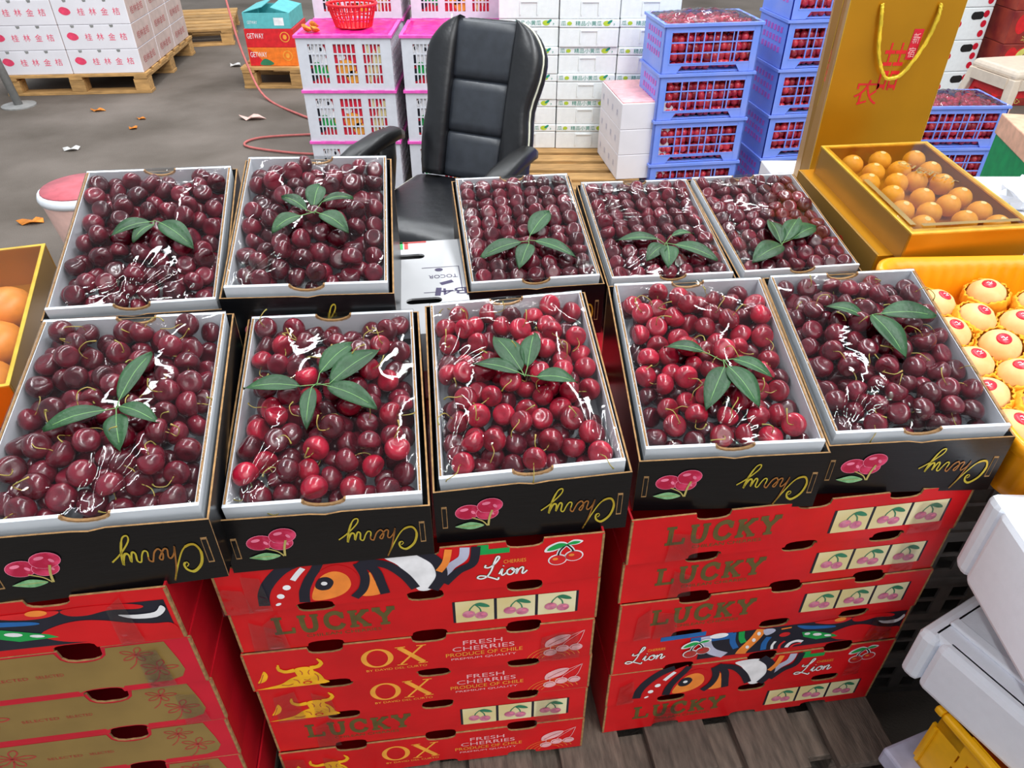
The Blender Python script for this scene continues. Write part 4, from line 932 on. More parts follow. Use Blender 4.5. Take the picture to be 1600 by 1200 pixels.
# ------------------------------------------------------------------ white foam boxes with green print, on a pallet
pallet('pale wooden pallet under the white foam boxes', (.285, 3.42, 0), 0, .70, 1.0, .13, 8, 'wood_new', alongy=False, grp='wooden pallets')
def styro_box():
    L, Dp, h = .296, .4, .128; r = thing('foam_box', 'x', 'foam box')
    MB().box(-L / 2, L / 2, 0, Dp, 0, .088).build('body', 'styrofoam', r, bevel=.004)
    MB().box(-L / 2 - .001, L / 2 + .001, -.001, Dp, .090, h).build('lid', 'styrofoam', r, bevel=.005)
    m = MB(); m.box(-.045, -.040, -.005, .003, .018, .08); m.box(.040, .045, -.005, .003, .018, .08); m.box(-.045, .045, -.005, .003, .074, .08); m.build('hand_grip', 'styrofoam', r)
    m = MB(); f = front(-.001); m.text('精品小黄瓜', f, -.07, .099, .13, .022, .0008, 0); m.text('瓜，', f, -.142, .099, .035, .022, .0008, 0)
    m.poly(ell(.085, .11, .018, .012), f, .0008, 1); m.poly(ell(.1, .117, .014, .006, 12, .6), f, .0011, 0); m.poly(ell(-.1, .11, .012, .009), f, .0008, 1); m.text('，', f, .118, .1, .006, .01, .0008, 0)
    m.build('lettering', ['green_text', 'lime_ink'], r)
    return r
sb = styro_box(); k = 0
ROWS = ('bottom', 'second', 'third', 'fourth', 'fifth', 'sixth', 'seventh')
for i, cn in enumerate(('left', 'middle', 'right')):
    for j in range(7):
        l = (.085 + i * .3 + random.uniform(-.002, .002), 4.0 + random.uniform(-.008, .008), .131 + j * .129); lab = 'white foam box with green lettering, %s from the pallet in the %s column' % (ROWS[j], cn)
        if k == 0: sb.location = l; sb['label'] = lab; sb['group'] = 'white foam boxes behind the chair'
        else: clone(sb, l, 0, lab, 'white foam boxes behind the chair')
        k += 1
for j, q in enumerate(('bottom', 'middle', 'top')):
    r = thing('fruit_carton', 'pale carton with faded pink print, %s of the small stack beside blue crates' % q, 'carton', (.64, 3.56, .131 + j * .122), 8, group='pale cartons beside the blue crates')
    MB().box(-.125, .125, 0, .40, 0, .121).build('body', 'carton_white', r, bevel=.003)
    m = MB(); f = leftf(-.125)
    for k in range(4): m.text('果', f, -.36 + k * .09, .045, .03, .03, .0006, 0)
    m.build('lettering', 'lilac_ink', r)
    if j == 2: MB().box(-.12, .12, .005, .395, .121, .126).build('cover_sheet', 'rose_ink', r)

# ------------------------------------------------------------------ left background: cartons on pallets, post
pallet('light wooden pallet carrying the white cartons at the left', (-3.12, 5.52, 0), 5, 1.0, 1.25, .14, 7, 'wood_new', alongy=False, grp='wooden pallets')
pallet('empty light wooden pallet behind the white carton stack', (-2.92, 7.0, 0), 14, .9, 1.0, .14, 7, 'wood_new', alongy=False, grp='wooden pallets')
def white_carton():
    L, Dp, h = .485, .40, .158; r = thing('fruit_carton', 'x', 'carton')
    MB().box(-L / 2, L / 2, 0, Dp, 0, h).build('body', ['carton_white'], r, bevel=.004)
    m = MB(); f = front(0); [m.text('桂林金桔'[q], f, -.085 + .078 * q, .058, .046, .046, .001, 0) for q in range(4)]; m.poly(curve([(-.205, .09), (-.18, .112), (-.14, .1), (-.13, .075), (-.16, .06), (-.19, .068)], 4, True), f, .001, 0); m.build('lettering', 'print_pink', r)
    m = MB()
    for u in (-.15, -.02, .11): m.poly([(u - .014, h - .001), (u + .014, h - .001), (u + .01, h - .016), (u - .008, h - .018)], f, .001, 0)
    m.build('vent_notches', 'steel_grey', r)
    MB().box(L / 2 - .001, L / 2 + .0015, .004, Dp - .004, .003, h - .003).build('side_panel', 'carton_side', r)
    m = MB(); f = rightf(L / 2 + .0015); m.text('桂林金桔', f, .06, .05, .26, .05, .001, 0); m.build('lettering', 'print_faded', r)
    return r
wc = white_carton(); k = 0
wc_yaw = 5
for j in range(5):
    for i in range(2):
        for q in range(3):
            if i == 0 and q > 0: continue
            c, s = math.cos(math.radians(5)), math.sin(math.radians(5)); x = -.25 + i * .49; y = .01 + q * .405
            l = (-3.12 + c * x - s * y, 5.52 + s * x + c * y, .141 + j * .1595)
            lab = 'white carton with pink lettering, %s layer, %s' % (('bottom', 'second', 'third', 'fourth', 'fifth')[j], ('left front' if i == 0 else ('right front', 'right middle', 'right rear')[q]) + ' of the pallet stack')
            if k == 0: wc.location = l; wc.rotation_euler = (0, 0, math.radians(5)); wc['label'] = lab; wc['group'] = 'white cartons on the pallet'
            else: clone(wc, l, 5, lab, 'white cartons on the pallet')
            k += 1
r = thing('steel_post', 'leaning grey steel post with a foot plate at the far left', 'post', (-3.42, 5.25, 0))
m = MB(); m.tube([(0, 0, .01), (-.12, .02, .9), (-.24, .04, 1.8)], .028, 10); m.build('pole', 'steel_grey', r, True); MB().lathe([(.11, 0), (.11, .008), (.06, .012)], 20).build('foot_plate', 'steel_grey', r)
pallet('light wooden pallet under the teal and red fruit boxes', (-1.58, 5.68, 0), 0, .8, .9, .15, 6, 'wood_new', alongy=False, grp='wooden pallets')
for j, (mt, lab) in enumerate((('orange_card', 'orange and red fruit box with white lettering, lower of the two'), ('red_plastic', 'red fruit box with white lettering under the teal box'))):
    r = thing('fruit_box', lab, 'carton', (-1.74, 5.72, .151 + j * .125), 0)
    MB().box(-.175, .175, 0, .4, 0, .124).build('body', mt, r, bevel=.003); f = front(0); m = MB()
    m.text('GETWAY', f, -.16, .06, .12, .035, .001, 0); m.ribbon(ell(.11, .07, .032, .032) + [(.142, .07)], .006, f, .001, 1); m.poly(ell(.11, .07, .014, .016), f, .001, 1)
    if j == 0: m.poly([(-.17, .002), (-.05, .002), (-.09, .05), (-.13, .09), (-.17, .12)], f, .0008, 2); m.poly(curve([(-.1, .01), (-.06, .05), (0, .02), (-.03, .004)], 4, True), f, .0012, 3)
    m.build('lettering', ['white_ink', 'orange_ink', 'red_plastic', 'leafgreen_ink'], r)
r = thing('fruit_box', 'teal fruit box with open flaps on top of the red boxes', 'carton', (-1.74, 5.72, .402), 0)
m = MB(); t = .005
for a in ((-.165, .165, 0, t), (-.165, .165, .385, .39), (-.165, -.16, t, .385), (.16, .165, t, .385)): m.box(*a, 0, .10)
m.box(-.16, .16, t, .385, 0, .004); m.build('body', 'teal_card', r)
for sx, y0, y1 in ((-1, .01, .38), (1, .01, .38)):
    m = MB(); m.add([(sx * .165, y0, .1), (sx * .165, y1, .1), (sx * .03, y1 - .03, .14), (sx * .03, y0 + .03, .13)], [(0, 1, 2, 3)]); o = m.build('flap', 'teal_card', r); o.modifiers.new('t', 'SOLIDIFY').thickness = .004
MB().poly([(.05, .02), (.12, .02), (.12, .07), (.05, .07)], front(0), .001).build('paper_label', 'white_ink', r); MB().text('GETWAY', front(0), -.14, .03, .07, .02, .001, 0).build('lettering', 'white_ink', r)
m = MB(); m.tube(curve([(-2.2, 6.2, 1.2), (-2.0, 5.75, .5), (-1.9, 5.6, .2), (-1.75, 5.4, .02), (-1.4, 5.0, .01), (-1.1, 4.75, .01)], 6), .008, 6); tag(m.build('rope', 'rope_pink', None, True), 'pinkish rope hanging past the teal box down to the floor', 'rope')
m = MB(); m.tube(curve([(-1.2, 4.62, .01), (-1.55, 4.55, .01), (-1.6, 4.4, .01), (-1.3, 4.28, .01), (-1.05, 4.25, .01)], 6), .007, 6); tag(m.build('rope', 'rope_pink', None, True), 'loop of pinkish rope lying on the floor by the pink crates', 'rope')
# litter
def litter(name, label, x, y, s, mt, cat):
    m = MB(); n = 9; a0 = random.uniform(0, 6)
    ring = [(s * (1 + .35 * math.sin(2 * a + a0) + random.uniform(-.1, .1)) * math.cos(a), s * .6 * (1 + random.uniform(-.2, .2)) * math.sin(a), abs(math.sin(a * 1.5)) * s * .35 + .004) for a in [2 * PI * k / n for k in range(n)]]
    m.add([(0, 0, .004)] + ring, [(0, 1 + k, 1 + (k + 1) % n) for k in range(n)]); o = m.build(name, mt, None, True); o.location = (x, y, 0); o.modifiers.new('t', 'SOLIDIFY').thickness = .002
    tag(o, label, cat, 'litter on the floor')
litter('dry_leaf', 'orange dry leaf nearest the white carton pallet', -2.82, 5.13, .04, 'dry_leaf', 'leaf'); litter('dry_leaf', 'small curled orange peel right of the nearest pallet leaf', -2.42, 4.75, .035, 'dry_leaf', 'leaf')
litter('dry_leaf', 'orange leaf just above the far left cherry box', -1.66, 3.72, .05, 'dry_leaf', 'leaf'); litter('dry_leaf', 'orange leaf at the left edge of the floor', -2.32, 3.32, .05, 'dry_leaf', 'leaf'); litter('dry_leaf', 'brown leaf beside the orange leaf above the cherry box', -1.56, 3.74, .03, 'dry_leaf', 'leaf')
litter('dry_leaf', 'tiny orange scrap on the open floor', -2.45, 4.95, .03, 'dry_leaf', 'leaf')
litter('paper_scrap', 'crumpled white paper scrap on the open floor', -2.62, 4.35, .05, 'paper_litter', 'paper'); litter('paper_scrap', 'flat pinkish paper piece near the rope loop', -1.72, 4.95, .07, 'pink_pale', 'paper'); litter('paper_scrap', 'white paper scrap by the empty pallet', -2.25, 6.35, .06, 'paper_litter', 'paper')

# pink bucket
r = thing('bucket', 'pale pink bucket with a dusty red lid wrapped in clear film', 'bucket', (-1.72, 2.82, 0))
MB().lathe([(.10, 0), (.105, .01), (.15, .33), (.152, .345)], 28).build('body', 'pink_pale', r, True); MB().lathe([(.158, .345), (.162, .36), (.155, .378), (.146, .38)], 28).build('rim', 'tray_white', r, True)
MB().lathe([(.001, .381), (.146, .381), (.144, .386), (.06, .394), (.001, .396)], 28).build('lid', 'pink_dusty', r, True)

# ------------------------------------------------------------------ gold gift boxes, bag and fruit tray at the right
def gift_box(label, loc, yaw, tilt, L, Dp, h, open_top, fruits=()):
    r = thing('gift_box', label, 'gift box', loc, yaw, tilt); t = .006
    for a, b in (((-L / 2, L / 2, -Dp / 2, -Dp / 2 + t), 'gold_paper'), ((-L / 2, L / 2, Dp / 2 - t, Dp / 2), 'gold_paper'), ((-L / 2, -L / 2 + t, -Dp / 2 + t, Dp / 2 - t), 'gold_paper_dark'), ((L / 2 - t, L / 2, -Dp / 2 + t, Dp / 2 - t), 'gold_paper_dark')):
        MB().box(*a, -h, 0).build('side_panel', b, r, bevel=.001)
    MB().box(-L / 2 + t, L / 2 - t, -Dp / 2 + t, Dp / 2 - t, -h, -h + .004).build('base_panel', 'gold_paper', r)
    return r
GB = (.898, 1.563, .887); GY, GT = 6.9, 4.9
r = gift_box('open gold gift box of yellow fruit under a clear lid, upper one', GB, GY, GT, .27, .416, .065, True)
m = MB()
for a in ((-.135, .135, -.208, -.19), (-.135, .135, .195, .208), (-.135, -.122, -.19, .195), (.122, .135, -.19, .195)): m.box(*a, -.001, .002)
m.build('lid_frame', 'gold_edge', r)
m = MB(); n = 10; m.add([(-.13 + .26 * i / n, -.2 + .4 * j / n, .003 + .002 * math.sin(i * 1.3) * math.sin(j)) for j in range(n + 1) for i in range(n + 1)], [(j * (n + 1) + i, j * (n + 1) + i + 1, (j + 1) * (n + 1) + i + 1, (j + 1) * (n + 1) + i) for j in range(n) for i in range(n)]); m.build('clear_lid', 'film_gift', r, True)
m = MB(); m.text('GIFT', sub(top(.005), -.01, .09, 1, -.9), 0, 0, .09, .022, .001, 0); m.text('FRUIT', sub(top(.005), .015, .05, 1, -.9), 0, 0, .09, .016, .001, 0); m.ribbon([(-.118, .02), (-.118, -.18)], .012, top(.005), .001, 0); m.ribbon([(-.1, -.182), (.11, -.182)], .01, top(.005), .001, 0); m.build('gold_lettering', 'olive_card', r)
MB().box(-.128, .128, -.2, .2, -.058, -.05).build('inner_tray', 'gold_paper', r)
GM = wmat(GB, GY, GT)
GF = [(-.077, .151), (-.0, .164), (-.047, .105), (.084, .16), (.09, .1), (.02, .11), (-.085, .055), (.082, .036), (-.02, .05), (.03, .055), (-.06, -.006), (-.0, -.025), (.085, -.03), (.04, -.06), (-.075, -.075), (.09, -.095), (-.02, -.088), (.035, -.13), (-.065, -.14), (.092, -.155)]
for k, (x, y) in enumerate(GF):
    f = thing('yellow_fruit', 'yellow fruit with a round pale sticker inside the gold gift box', 'fruit', tuple(GM @ Vector((x, y, -.0235))), GY, group='yellow fruits in the gold gift box')
    m = MB(); m.ball((0, 0, 0), .0255, 16, 0, .92); m.build('flesh', 'yellow_fruit', f, True)
    m = MB(); m.lathe([(.0005, .0228), (.006, .0222), (.0062, .0215)], 14, (0, 0, .001), 0, Matrix.Rotation(random.uniform(.1, .5), 3, 'X')); m.build('sticker', 'sticker_pale', f)
r = gift_box('closed gold gift box with red seal, lower one under the open gift box', (.872, 1.585, .826), GY, GT, .29, .40, .085, False)
MB().box(-.139, .139, -.194, .194, -.004, -.0005).build('lid_panel', 'gold_paper', r)
m = MB(); f = leftf(-.145); m.text('礼盒', f, .02, -.05, .05, .016, .0008, 0); m.poly([(-.16, -.07), (-.13, -.07), (-.13, -.045), (-.16, -.045)], f, .0008, 0); m.build('red_print', 'red_ink', r)
plain_carton('fruit_carton', 'white carton with red print under the gold gift boxes', (.885, 1.39, .35), 7, .29, .38, .37, 'carton_white')
plain_carton('fruit_carton', 'lower white carton on the floor under the gold gift boxes', (.885, 1.39, 0), 7, .29, .38, .349, 'carton_white')
# gift bag
r = thing('gift_bag', 'tall gold paper gift bag with red brush lettering and rope handle', 'bag', (.945, 1.95, .72), 0)
hb = .56; L = .277; dp = .10
m = MB(); m.box(-L / 2, L / 2, 0, .0015, 0, hb); m.build('front_panel', 'gold_paper', r); m = MB(); m.box(-L / 2, L / 2, dp - .0015, dp, 0, hb); m.build('back_panel', 'gold_paper', r)
for sx in (-1, 1):
    m = MB(); x = sx * L / 2
    m.add([(x, 0, 0), (x, dp, 0), (x, dp, hb), (x - sx * .0, 0, hb), (x + sx * .004, dp / 2, 0), (x - sx * .01, dp / 2, hb)], [(0, 4, 5, 3), (4, 1, 2, 5)]); o = m.build('side_gusset', 'gold_paper_dark', r); o.modifiers.new('t', 'SOLIDIFY').thickness = .001
MB().box(-L / 2, L / 2, 0, dp, 0, .002).build('base_panel', 'gold_paper', r)
m = MB()
for x in (-L / 2, L / 2): m.tube([(x, 0, 0), (x, 0, hb)], .0009, 4)
m.tube([(-L / 2 - .001, dp / 2, 0), (-L / 2 + .004, dp / 2, hb)], .0009, 4); m.build('crease', 'gold_edge', r)
m = MB(); hp = curve([(-.063, -.004, .460), (-.060, -.010, .435), (-.044, -.012, .355), (-.017, -.014, .302), (.005, -.014, .294), (.032, -.014, .310), (.064, -.012, .375), (.076, -.010, .435), (.076, -.004, .460)], 6)
m.tube(hp, .0042, 8)
for k in range(2):
    hel = []
    for i, p in enumerate(hp): hel.append((p[0] + .003 * math.cos(i * 1.3 + PI * k), p[1] - .002, p[2] + .003 * math.sin(i * 1.3 + PI * k)))
    m.tube(hel, .0022, 5)
m.build('rope_handle', 'gold_rope', r, True)
m = MB(); f = front(0); m.text('农', f, -.072, .225, .062, .062, .0008, 0); m.text('喆', f, -.022, .262, .052, .112, .0008, 0); m.poly([(.030, .335), (.054, .335), (.058, .405), (.034, .405)], f, .0008, 1); m.text('新', f, .036, .372, .017, .024, .0012, 2); m.text('宿', f, .034, .340, .017, .024, .0012, 2)
m.build('lettering', ['red_ink', 'sticker_red', 'rose_ink'], r)
m = MB(); f = leftf(-L / 2 - .005); 
for k in range(5): m.text('礼品盒装果'[k], f, -.03, .34 - k * .016, .013, .013, .002, 0)
m.build('side_lettering', 'red_ink', r)
plain_carton('fruit_carton', 'carton standing on the floor under the gold bag', (.95, 1.88, 0), 0, .4, .3, .719, 'carton_white')

# orange tray of pears on grey crates
def grey_crate(label, z):
    r = thing('plastic_crate', label, 'crate', (1.0, .90, z), 4, group='dark grey crates under the orange tray'); L, Dp, h = .5, .42, .129
    m = MB()
    for u0, u1 in ((-.25, -.235), (.235, .25)): m.box(u0, u1, 0, .006, 0, h)
    m.box(-.235, .235, 0, .006, h - .03, h); m.box(-.235, .235, 0, .006, 0, .02)
    for k in range(9): x = -.235 + .47 * k / 8; m.box(x - .012, x + .012, .0005, .0055, .02, h - .03)
    m.box(-.235, .235, .001, .005, .058, .066)
    m.box(-.25, -.244, .006, Dp, 0, h); m.box(.244, .25, .006, Dp, 0, h); m.box(-.244, .244, Dp - .006, Dp, 0, h); m.box(-.244, .244, .006, Dp - .006, 0, .006)
    m.build('slotted_body', 'grey_plastic', r)
    m = MB()
    for a in ((-.255, .255, -.005, .008), (-.255, .255, Dp - .008, Dp + .005), (-.255, -.244, .008, Dp - .008), (.244, .255, .008, Dp - .008)): m.box(*a, h - .010, h + .0005)
    m.build('rim', 'grey_plastic', r)
for k, q in enumerate(('bottom', 'second', 'third', 'fourth', 'fifth')): grey_crate('dark grey slotted crate, %s from the floor in the stack under the orange tray' % q, k * .1305)
TZ = .685
r = thing('fruit_tray', 'orange plastic tray of pears with ribbed walls', 'tray', (.945, 1.06, TZ), 2, 3)
def ring_pts(hx, hy, rad, n=6):
    out = []
    for cx, cy, a0 in ((hx - rad, -hy + rad, -PI / 2), (hx - rad, hy - rad, 0), (-hx + rad, hy - rad, PI / 2), (-hx + rad, -hy + rad, PI)):
        for k in range(n + 1): a = a0 + PI / 2 * k / n; out.append((cx + rad * math.cos(a), cy + rad * math.sin(a)))
    return out
def subdiv(pts, st):
    out = []
    for i, p in enumerate(pts):
        q = pts[(i + 1) % len(pts)]; d = math.dist(p, q); k = max(1, int(d / st))
        out += [(p[0] + (q[0] - p[0]) * j / k, p[1] + (q[1] - p[1]) * j / k) for j in range(k)]
    return out
rp = subdiv(ring_pts(.215, .28, .05), .006); n = len(rp)
def ringz(s, z, rib=0): return [(p[0] * s + 0, p[1] * s, z) if not rib else (p[0] * (s + rib * math.sin(i * 1.5)), p[1] * (s + rib * math.sin(i * 1.5)), z) for i, p in enumerate(rp)]
m = MB(); secs = [ringz(.90, .0), ringz(.91, .02, .006), ringz(.955, .105, .006), ringz(.965, .115), ringz(1.0, .125), ringz(1.02, .122), ringz(1.02, .105)]
vs = [p for s in secs for p in s]; m.add(vs, [(i * n + k, i * n + (k + 1) % n, (i + 1) * n + (k + 1) % n, (i + 1) * n + k) for i in range(len(secs) - 1) for k in range(n)] + [tuple(range(n))])
o = m.build('tray_body', 'orange_plastic', r, True); o.modifiers.new('t', 'SOLIDIFY').thickness = .003
PEARS = [(.819, 1.234), (.937, 1.272), (.872, 1.186), (.945, 1.165), (.803, 1.140), (.875, 1.10), (.80, 1.05), (.865, 1.015), (.785, .965), (.85, .93), (.785, .885), (.85, .85), (1.01, 1.23), (1.02, 1.14), (.95, 1.07), (.94, .98), (1.02, 1.05), (.93, .89), (1.01, .96), (1.0, .86), (1.08, 1.0), (1.08, 1.1)]
def pear_meshes():
    m = MB(); m.lathe([(.0005, -.034), (.02, -.03), (.033, -.012), (.036, .005), (.032, .02), (.02, .032), (.008, .0355), (.0005, .036)], 22); a = m.mesh('skin', 'pear_skin', True)
    m = MB(); n = 40; vs = []
    for i, (rr, z) in enumerate(((.028, -.033), (.036, -.022), (.0405, -.008), (.0415, .004), (.0395, .014), (.037, .018), (.0372, .014))):
        for k in range(n): t = 2 * PI * k / n; q = rr + (.0022 if k % 2 else -.0012) + .0012 * math.sin(k * 2 + i * 2.2); vs.append((q * math.cos(t), q * math.sin(t), z + .002 * math.sin(k * .9)))
    m.add(vs, [(i * n + k, i * n + (k + 1) % n, (i + 1) * n + (k + 1) % n, (i + 1) * n + k) for i in range(6) for k in range(n)]); b = m.mesh('foam_net', 'foam_net', True)
    m = MB(); m.lathe([(.0005, .0374), (.008, .0366), (.0125, .0346), (.0127, .0335)], 20); fr = top(.0376); m.ribbon([(-.005, .001), (-.001, .003), (.001, -.002), (.005, .001)], .0016, fr, 0, 1); m.ribbon([(-.004, -.004), (.004, -.004)], .001, fr, -.0004, 1)
    c = m.mesh('sticker', ['sticker_red', 'white_ink'], True)
    return a, b, c
pa, pb, pcx = pear_meshes()
TM2 = wmat((.945, 1.06, TZ), 2, 3)
for k, (x, y) in enumerate(PEARS):
    z = TZ + .072 + (y - 1.085) * math.tan(math.radians(3))
    f = thing('pear', 'round beige pear in an orange foam net with a red sticker', 'pear', (x, y, z), random.uniform(-30, 30), random.uniform(5, 25), random.uniform(-14, 14), 'pears in the orange tray')
    link('skin', pa, f); link('foam_net', pb, f); link('sticker', pcx, f)

# ------------------------------------------------------------------ white foam boxes and yellow crate, right front
def foam_tub(label, loc, yaw, L, Dp, h, wall=.035, rib=False):
    r = thing('foam_box', label, 'foam box', loc, yaw, group='white foam boxes at the right front'); m = MB()
    for a in ((0, L, 0, wall), (0, L, Dp - wall, Dp), (0, wall, wall, Dp - wall), (L - wall, L, wall, Dp - wall)): m.box(*a, 0, h)
    m.box(wall, L - wall, wall, Dp - wall, 0, .03); m.build('body', 'foam_white', r, bevel=.012)
    if rib:
        m = MB(); m.box(.05, .07, .06, Dp - .02, h, h + .008); m.build('lid_rib', 'foam_white', r, bevel=.003); m = MB(); m.box(.012, L - .012, .012, Dp - .012, h - .02, h); m.build('lid', 'foam_white', r, bevel=.008)
    return r
foam_tub('large open white foam box holding golden fruit, right of the red stack', (.69, .31, .565), -2, .5, .47, .158)
foam_tub('closed white foam box with ribbed lid below the open foam box', (.895, .333, .335), 29, .5, .46, .115, rib=True)
foam_tub('white foam box squeezed between the two larger foam boxes', (.86, .25, .452), 0, .4, .45, .112, rib=True)
for k, (x, y, z, yw) in enumerate(((.80, .62, .672, 20), (.80, .52, .672, -15), (.90, .6, .672, 40), (.9, .5, .672, 10))):
    f = thing('mango', 'golden oval mango in an orange foam net inside the foam box', 'mango', (x, y, z), yw, group='golden fruits in the open foam box')
    m = MB(); m.lathe([(.001, -.06), (.02, -.055), (.036, -.03), (.041, 0), (.036, .032), (.02, .056), (.001, .06)], 20, (0, 0, 0), 0, Matrix.Rotation(PI / 2, 3, 'X')); m.build('skin', 'yellow_fruit', f, True)
    m = MB(); 
    for q in range(4): m.lathe([(.038, q * .012 - .045), (.0425, q * .012 - .040), (.041, q * .012 - .035)], 18, (0, 0, 0), 0, Matrix.Rotation(PI / 2, 3, 'X'))
    m.build('foam_net', 'foam_net', f, True)
r = thing('plastic_crate', 'bright yellow lattice crate on the floor under the foam boxes', 'crate', (.848, .322, .165), 20); L, Dp, h = .42, .36, .165
m = MB(); lattice(m, leftf(0), -Dp, 0, .01, h - .05, 6, 3, .014, .006); m.box(0, .006, 0, Dp, h - .05, h); m.box(0, .006, Dp - .05, Dp, 0, h); m.box(0, .006, 0, .03, 0, h)
lattice(m, back(Dp), -L, 0, .01, h - .05, 7, 3, .012, .006); m.box(0, L, Dp - .006, Dp, h - .06, h); lattice(m, front(0), 0, L, .01, h, 7, 3, .012, .006); m.box(L - .006, L, 0, Dp, 0, h); m.box(0, L, 0, Dp, 0, .008); m.build('lattice_body', 'yellow_plastic', r)
m = MB()
for a in ((-.012, L + .012, -.012, .004), (-.012, L + .012, Dp - .004, Dp + .012), (-.012, .004, .004, Dp - .004), (L - .004, L + .012, .004, Dp - .004)): m.box(*a, h - .012, h + .002)
m.build('rim', 'yellow_plastic', r, bevel=.004)
MB().box(.03, L - .03, .03, Dp - .03, .01, .10).build('carton_inside', 'orange_card', r)
r = thing('foam_box', 'pale lavender foam box on the floor under the yellow crate', 'foam box', (.83, .30, 0), 20); MB().box(0, .5, 0, .40, 0, .12).build('body', 'lilac_ink', r, bevel=.006); MB().box(-.012, .512, -.012, .412, .121, .164).build('lid', 'lilac_ink', r, bevel=.006)

# ------------------------------------------------------------------ left gold box of orange fruit
r = gift_box('gold gift box of orange fruit under film at the left edge', (-.935, 1.0, .88), 17, 8, .30, .38, .08, True)
m = MB(); m.add([(-.145 + .29 * i / 10, -.185 + .37 * j / 10, .002 + .003 * math.sin(i * 1.3) * math.sin(j)) for j in range(11) for i in range(11)], [(j * 11 + i, j * 11 + i + 1, (j + 1) * 11 + i + 1, (j + 1) * 11 + i) for j in range(10) for i in range(10)]); m.build('clear_film', 'film_lid', r, True)
m = MB()
for a in ((-.15, .15, -.19, -.184), (-.15, .15, .184, .19), (-.15, -.144, -.184, .184), (.144, .15, -.184, .184)): m.box(*a, 0, .0015)
m.build('rim_edge', 'gold_edge', r)
LMx = wmat((-.935, 1.0, .88), 17, 8)
for i in range(3):
    for j in range(3):
        m = MB(); m.ball((0, 0, 0), .044, 18, 0, .85); o = m.build('orange', 'orange_fruit', None, True); o.location = LMx @ Vector((-.095 + .095 * i, -.135 + .095 * j, -.036)); tag(o, 'orange fruit wrapped in film inside the left gold gift box', 'orange', 'oranges in the left gold box')
plain_carton('fruit_carton', 'carton standing on the floor under the left gold gift box', (-1.0, .83, .12), 17, .3, .36, .645, 'gold_paper_dark')

# ------------------------------------------------------------------ far right background
def stool(label, loc, mt, sc=1.0, yaw=12):
    r = thing('plastic_stool', label, 'stool', loc, yaw, group='plastic stools'); s = .15 * sc; b = .20 * sc; h = .43
    m = MB(); m.frustum((-s - .01, s + .01, -s - .01, s + .01, h - .05), (-s, s, -s, s, h)); m.build('seat', mt, r, bevel=.02)
    for sx in (-1, 1):
        for sy in (-1, 1):
            m = MB(); q = .05; x0, x1 = sorted((sx * (s + .008), sx * (s - q))); y0, y1 = sorted((sy * (s + .008), sy * (s - q))); X0, X1 = sorted((sx * b, sx * (b - .03))); Y0, Y1 = sorted((sy * b, sy * (b - .03)))
            m.frustum((X0, X1, Y0, Y1, 0), (x0, x1, y0, y1, h - .045)); m.build('leg', mt, r, bevel=.006)
    for k in range(4):
        m = MB(); m.box(-.12 * sc, .12 * sc, -s - .02, -s - .008, h - .10, h - .045); o = m.build('apron', mt, r); o.rotation_euler = (0, 0, k * PI / 2)
    return r
stool('cream plastic stool stacked over a red one at the right', (2.88, 4.42, .045), 'cream_plastic', 1.12)
stool('red plastic stool nested under the cream stool', (2.88, 4.42, 0), 'red_plastic', .96)
for j in range(5):
    r = thing('foam_box', 'white foam box with dark hand holes, %s of the stack behind the cream stool' % ROWS[j], 'foam box', (3.02, 5.35, j * .2), 8, group='foam boxes behind the stool')
    MB().box(-.3, .16, 0, .4, 0, .198).build('body', 'styrofoam', r, bevel=.006)
    m = MB(); 
    for u in (-.19, .06): m.poly(slot(u, .15, .045, .025), front(0), .001, 0)
    m.poly(ell(-.06, .1, .022, .022), front(0), .001, 1); m.build('hole_print', ['slot_dark', 'sticker_red'], r)
    m = MB()
    for k in range(3): m.poly(ell(.12, .04 + .06 * k, .02, .022), front(0), .0014, 0)
    m.build('dot_print', 'sticker_red', r)
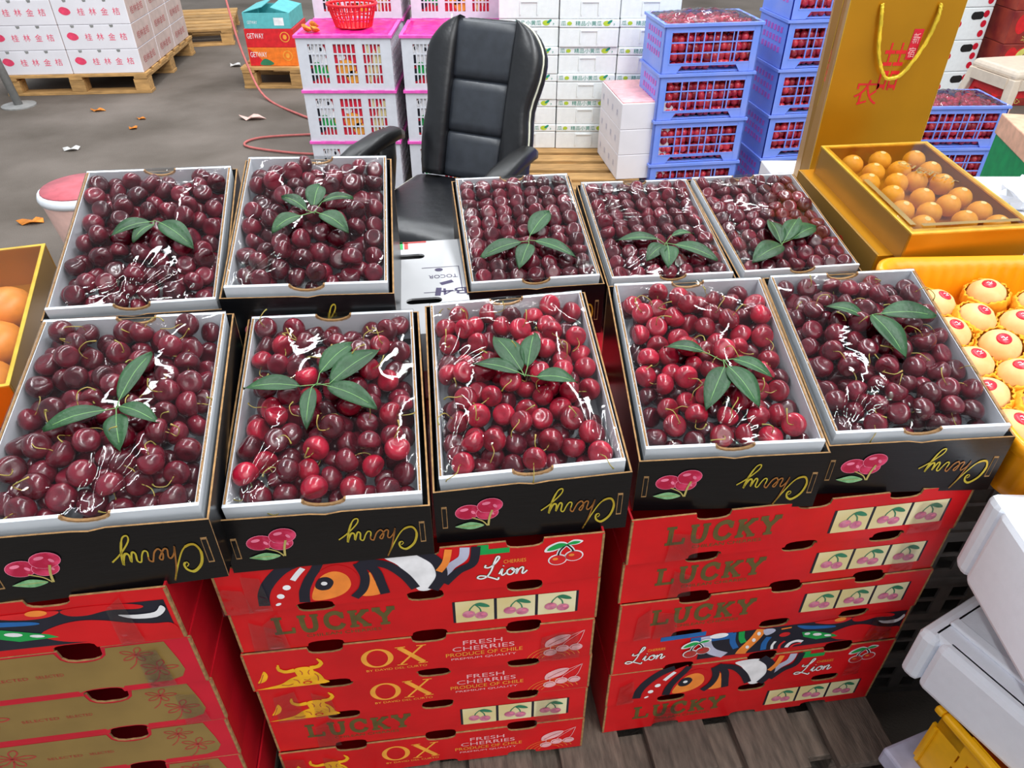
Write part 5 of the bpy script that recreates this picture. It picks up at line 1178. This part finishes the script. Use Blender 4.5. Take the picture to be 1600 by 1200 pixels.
for j in range(5):
    for i in range(2):
        r = thing('fruit_carton', 'dark red carton printed with cut apples, %s row, %s of the far right wall' % (ROWS[j], ('left', 'right')[i]), 'carton', (3.5 + i * .52, 5.25 + i * .03, j * .2), 3, group='apple cartons at the far right')
        MB().box(-.255, .255, 0, .38, 0, .198).build('body', 'maroon_card', r, bevel=.004)
        m = MB(); f = front(0); m.poly(ell(-.09, .12, .07, .065), f, .001, 0); m.poly(ell(-.09, .12, .058, .056), f, .0014, 1); m.poly(ell(-.09, .12, .012, .02), f, .0018, 2); m.poly(ell(-.18, .12, .04, .06), f, .0008, 0); m.text('冰糖心', f, -.15, .015, .16, .035, .0012, 1); m.text('苹果', f, .06, .09, .12, .04, .0012, 3); m.poly(ell(.1, .05, .03, .012), f, .001, 4); m.build('apple_print', ['red_ink', 'apple_flesh', 'kraft', 'dull_red_ink', 'leafgreen_ink'], r)
r = thing('fruit_carton', 'green carton with large white letters at the right edge', 'carton', (1.92, 2.28, .48), -12)
MB().box(-.25, .25, 0, .35, 0, .16).build('body', 'green_card', r, bevel=.004)
m = MB(); f = front(0); m.text('P', f, -.22, .03, .075, .10, .001, 0); m.text('G', f, -.13, .0, .07, .09, .001, 0); m.text('R', f, -.05, .02, .07, .09, .001, 0); m.build('lettering', 'white_ink', r)
MB().box(-.255, .255, -.005, .355, .16, .23).build('lid', 'peach_card', r, bevel=.004)
plain_carton('fruit_carton', 'plain carton on the floor under the green carton', (1.92, 2.28, 0), -12, .48, .34, .479, 'peach_card')
m = MB(); n = 14; vs = []
for j in range(9):
    for i in range(n): a = 2 * PI * i / n; b = PI * j / 8; q = .06 * (1 + random.uniform(-.18, .18)); vs.append((q * 1.3 * math.sin(b) * math.cos(a), q * math.sin(b) * math.sin(a), -q * .7 * math.cos(b)))
m.add(vs, [(j * n + i, j * n + (i + 1) % n, (j + 1) * n + (i + 1) % n, (j + 1) * n + i) for j in range(8) for i in range(n)])
o = m.build('plastic_bag', 'tray_white'); o.location = (1.36, 1.84, .75); tag(o, 'crumpled white plastic bag behind the gold gift box', 'bag')
plain_carton('fruit_carton', 'carton on the floor right of the gold bag', (1.32, 1.75, 0), 0, .3, .3, .719, 'carton_white')
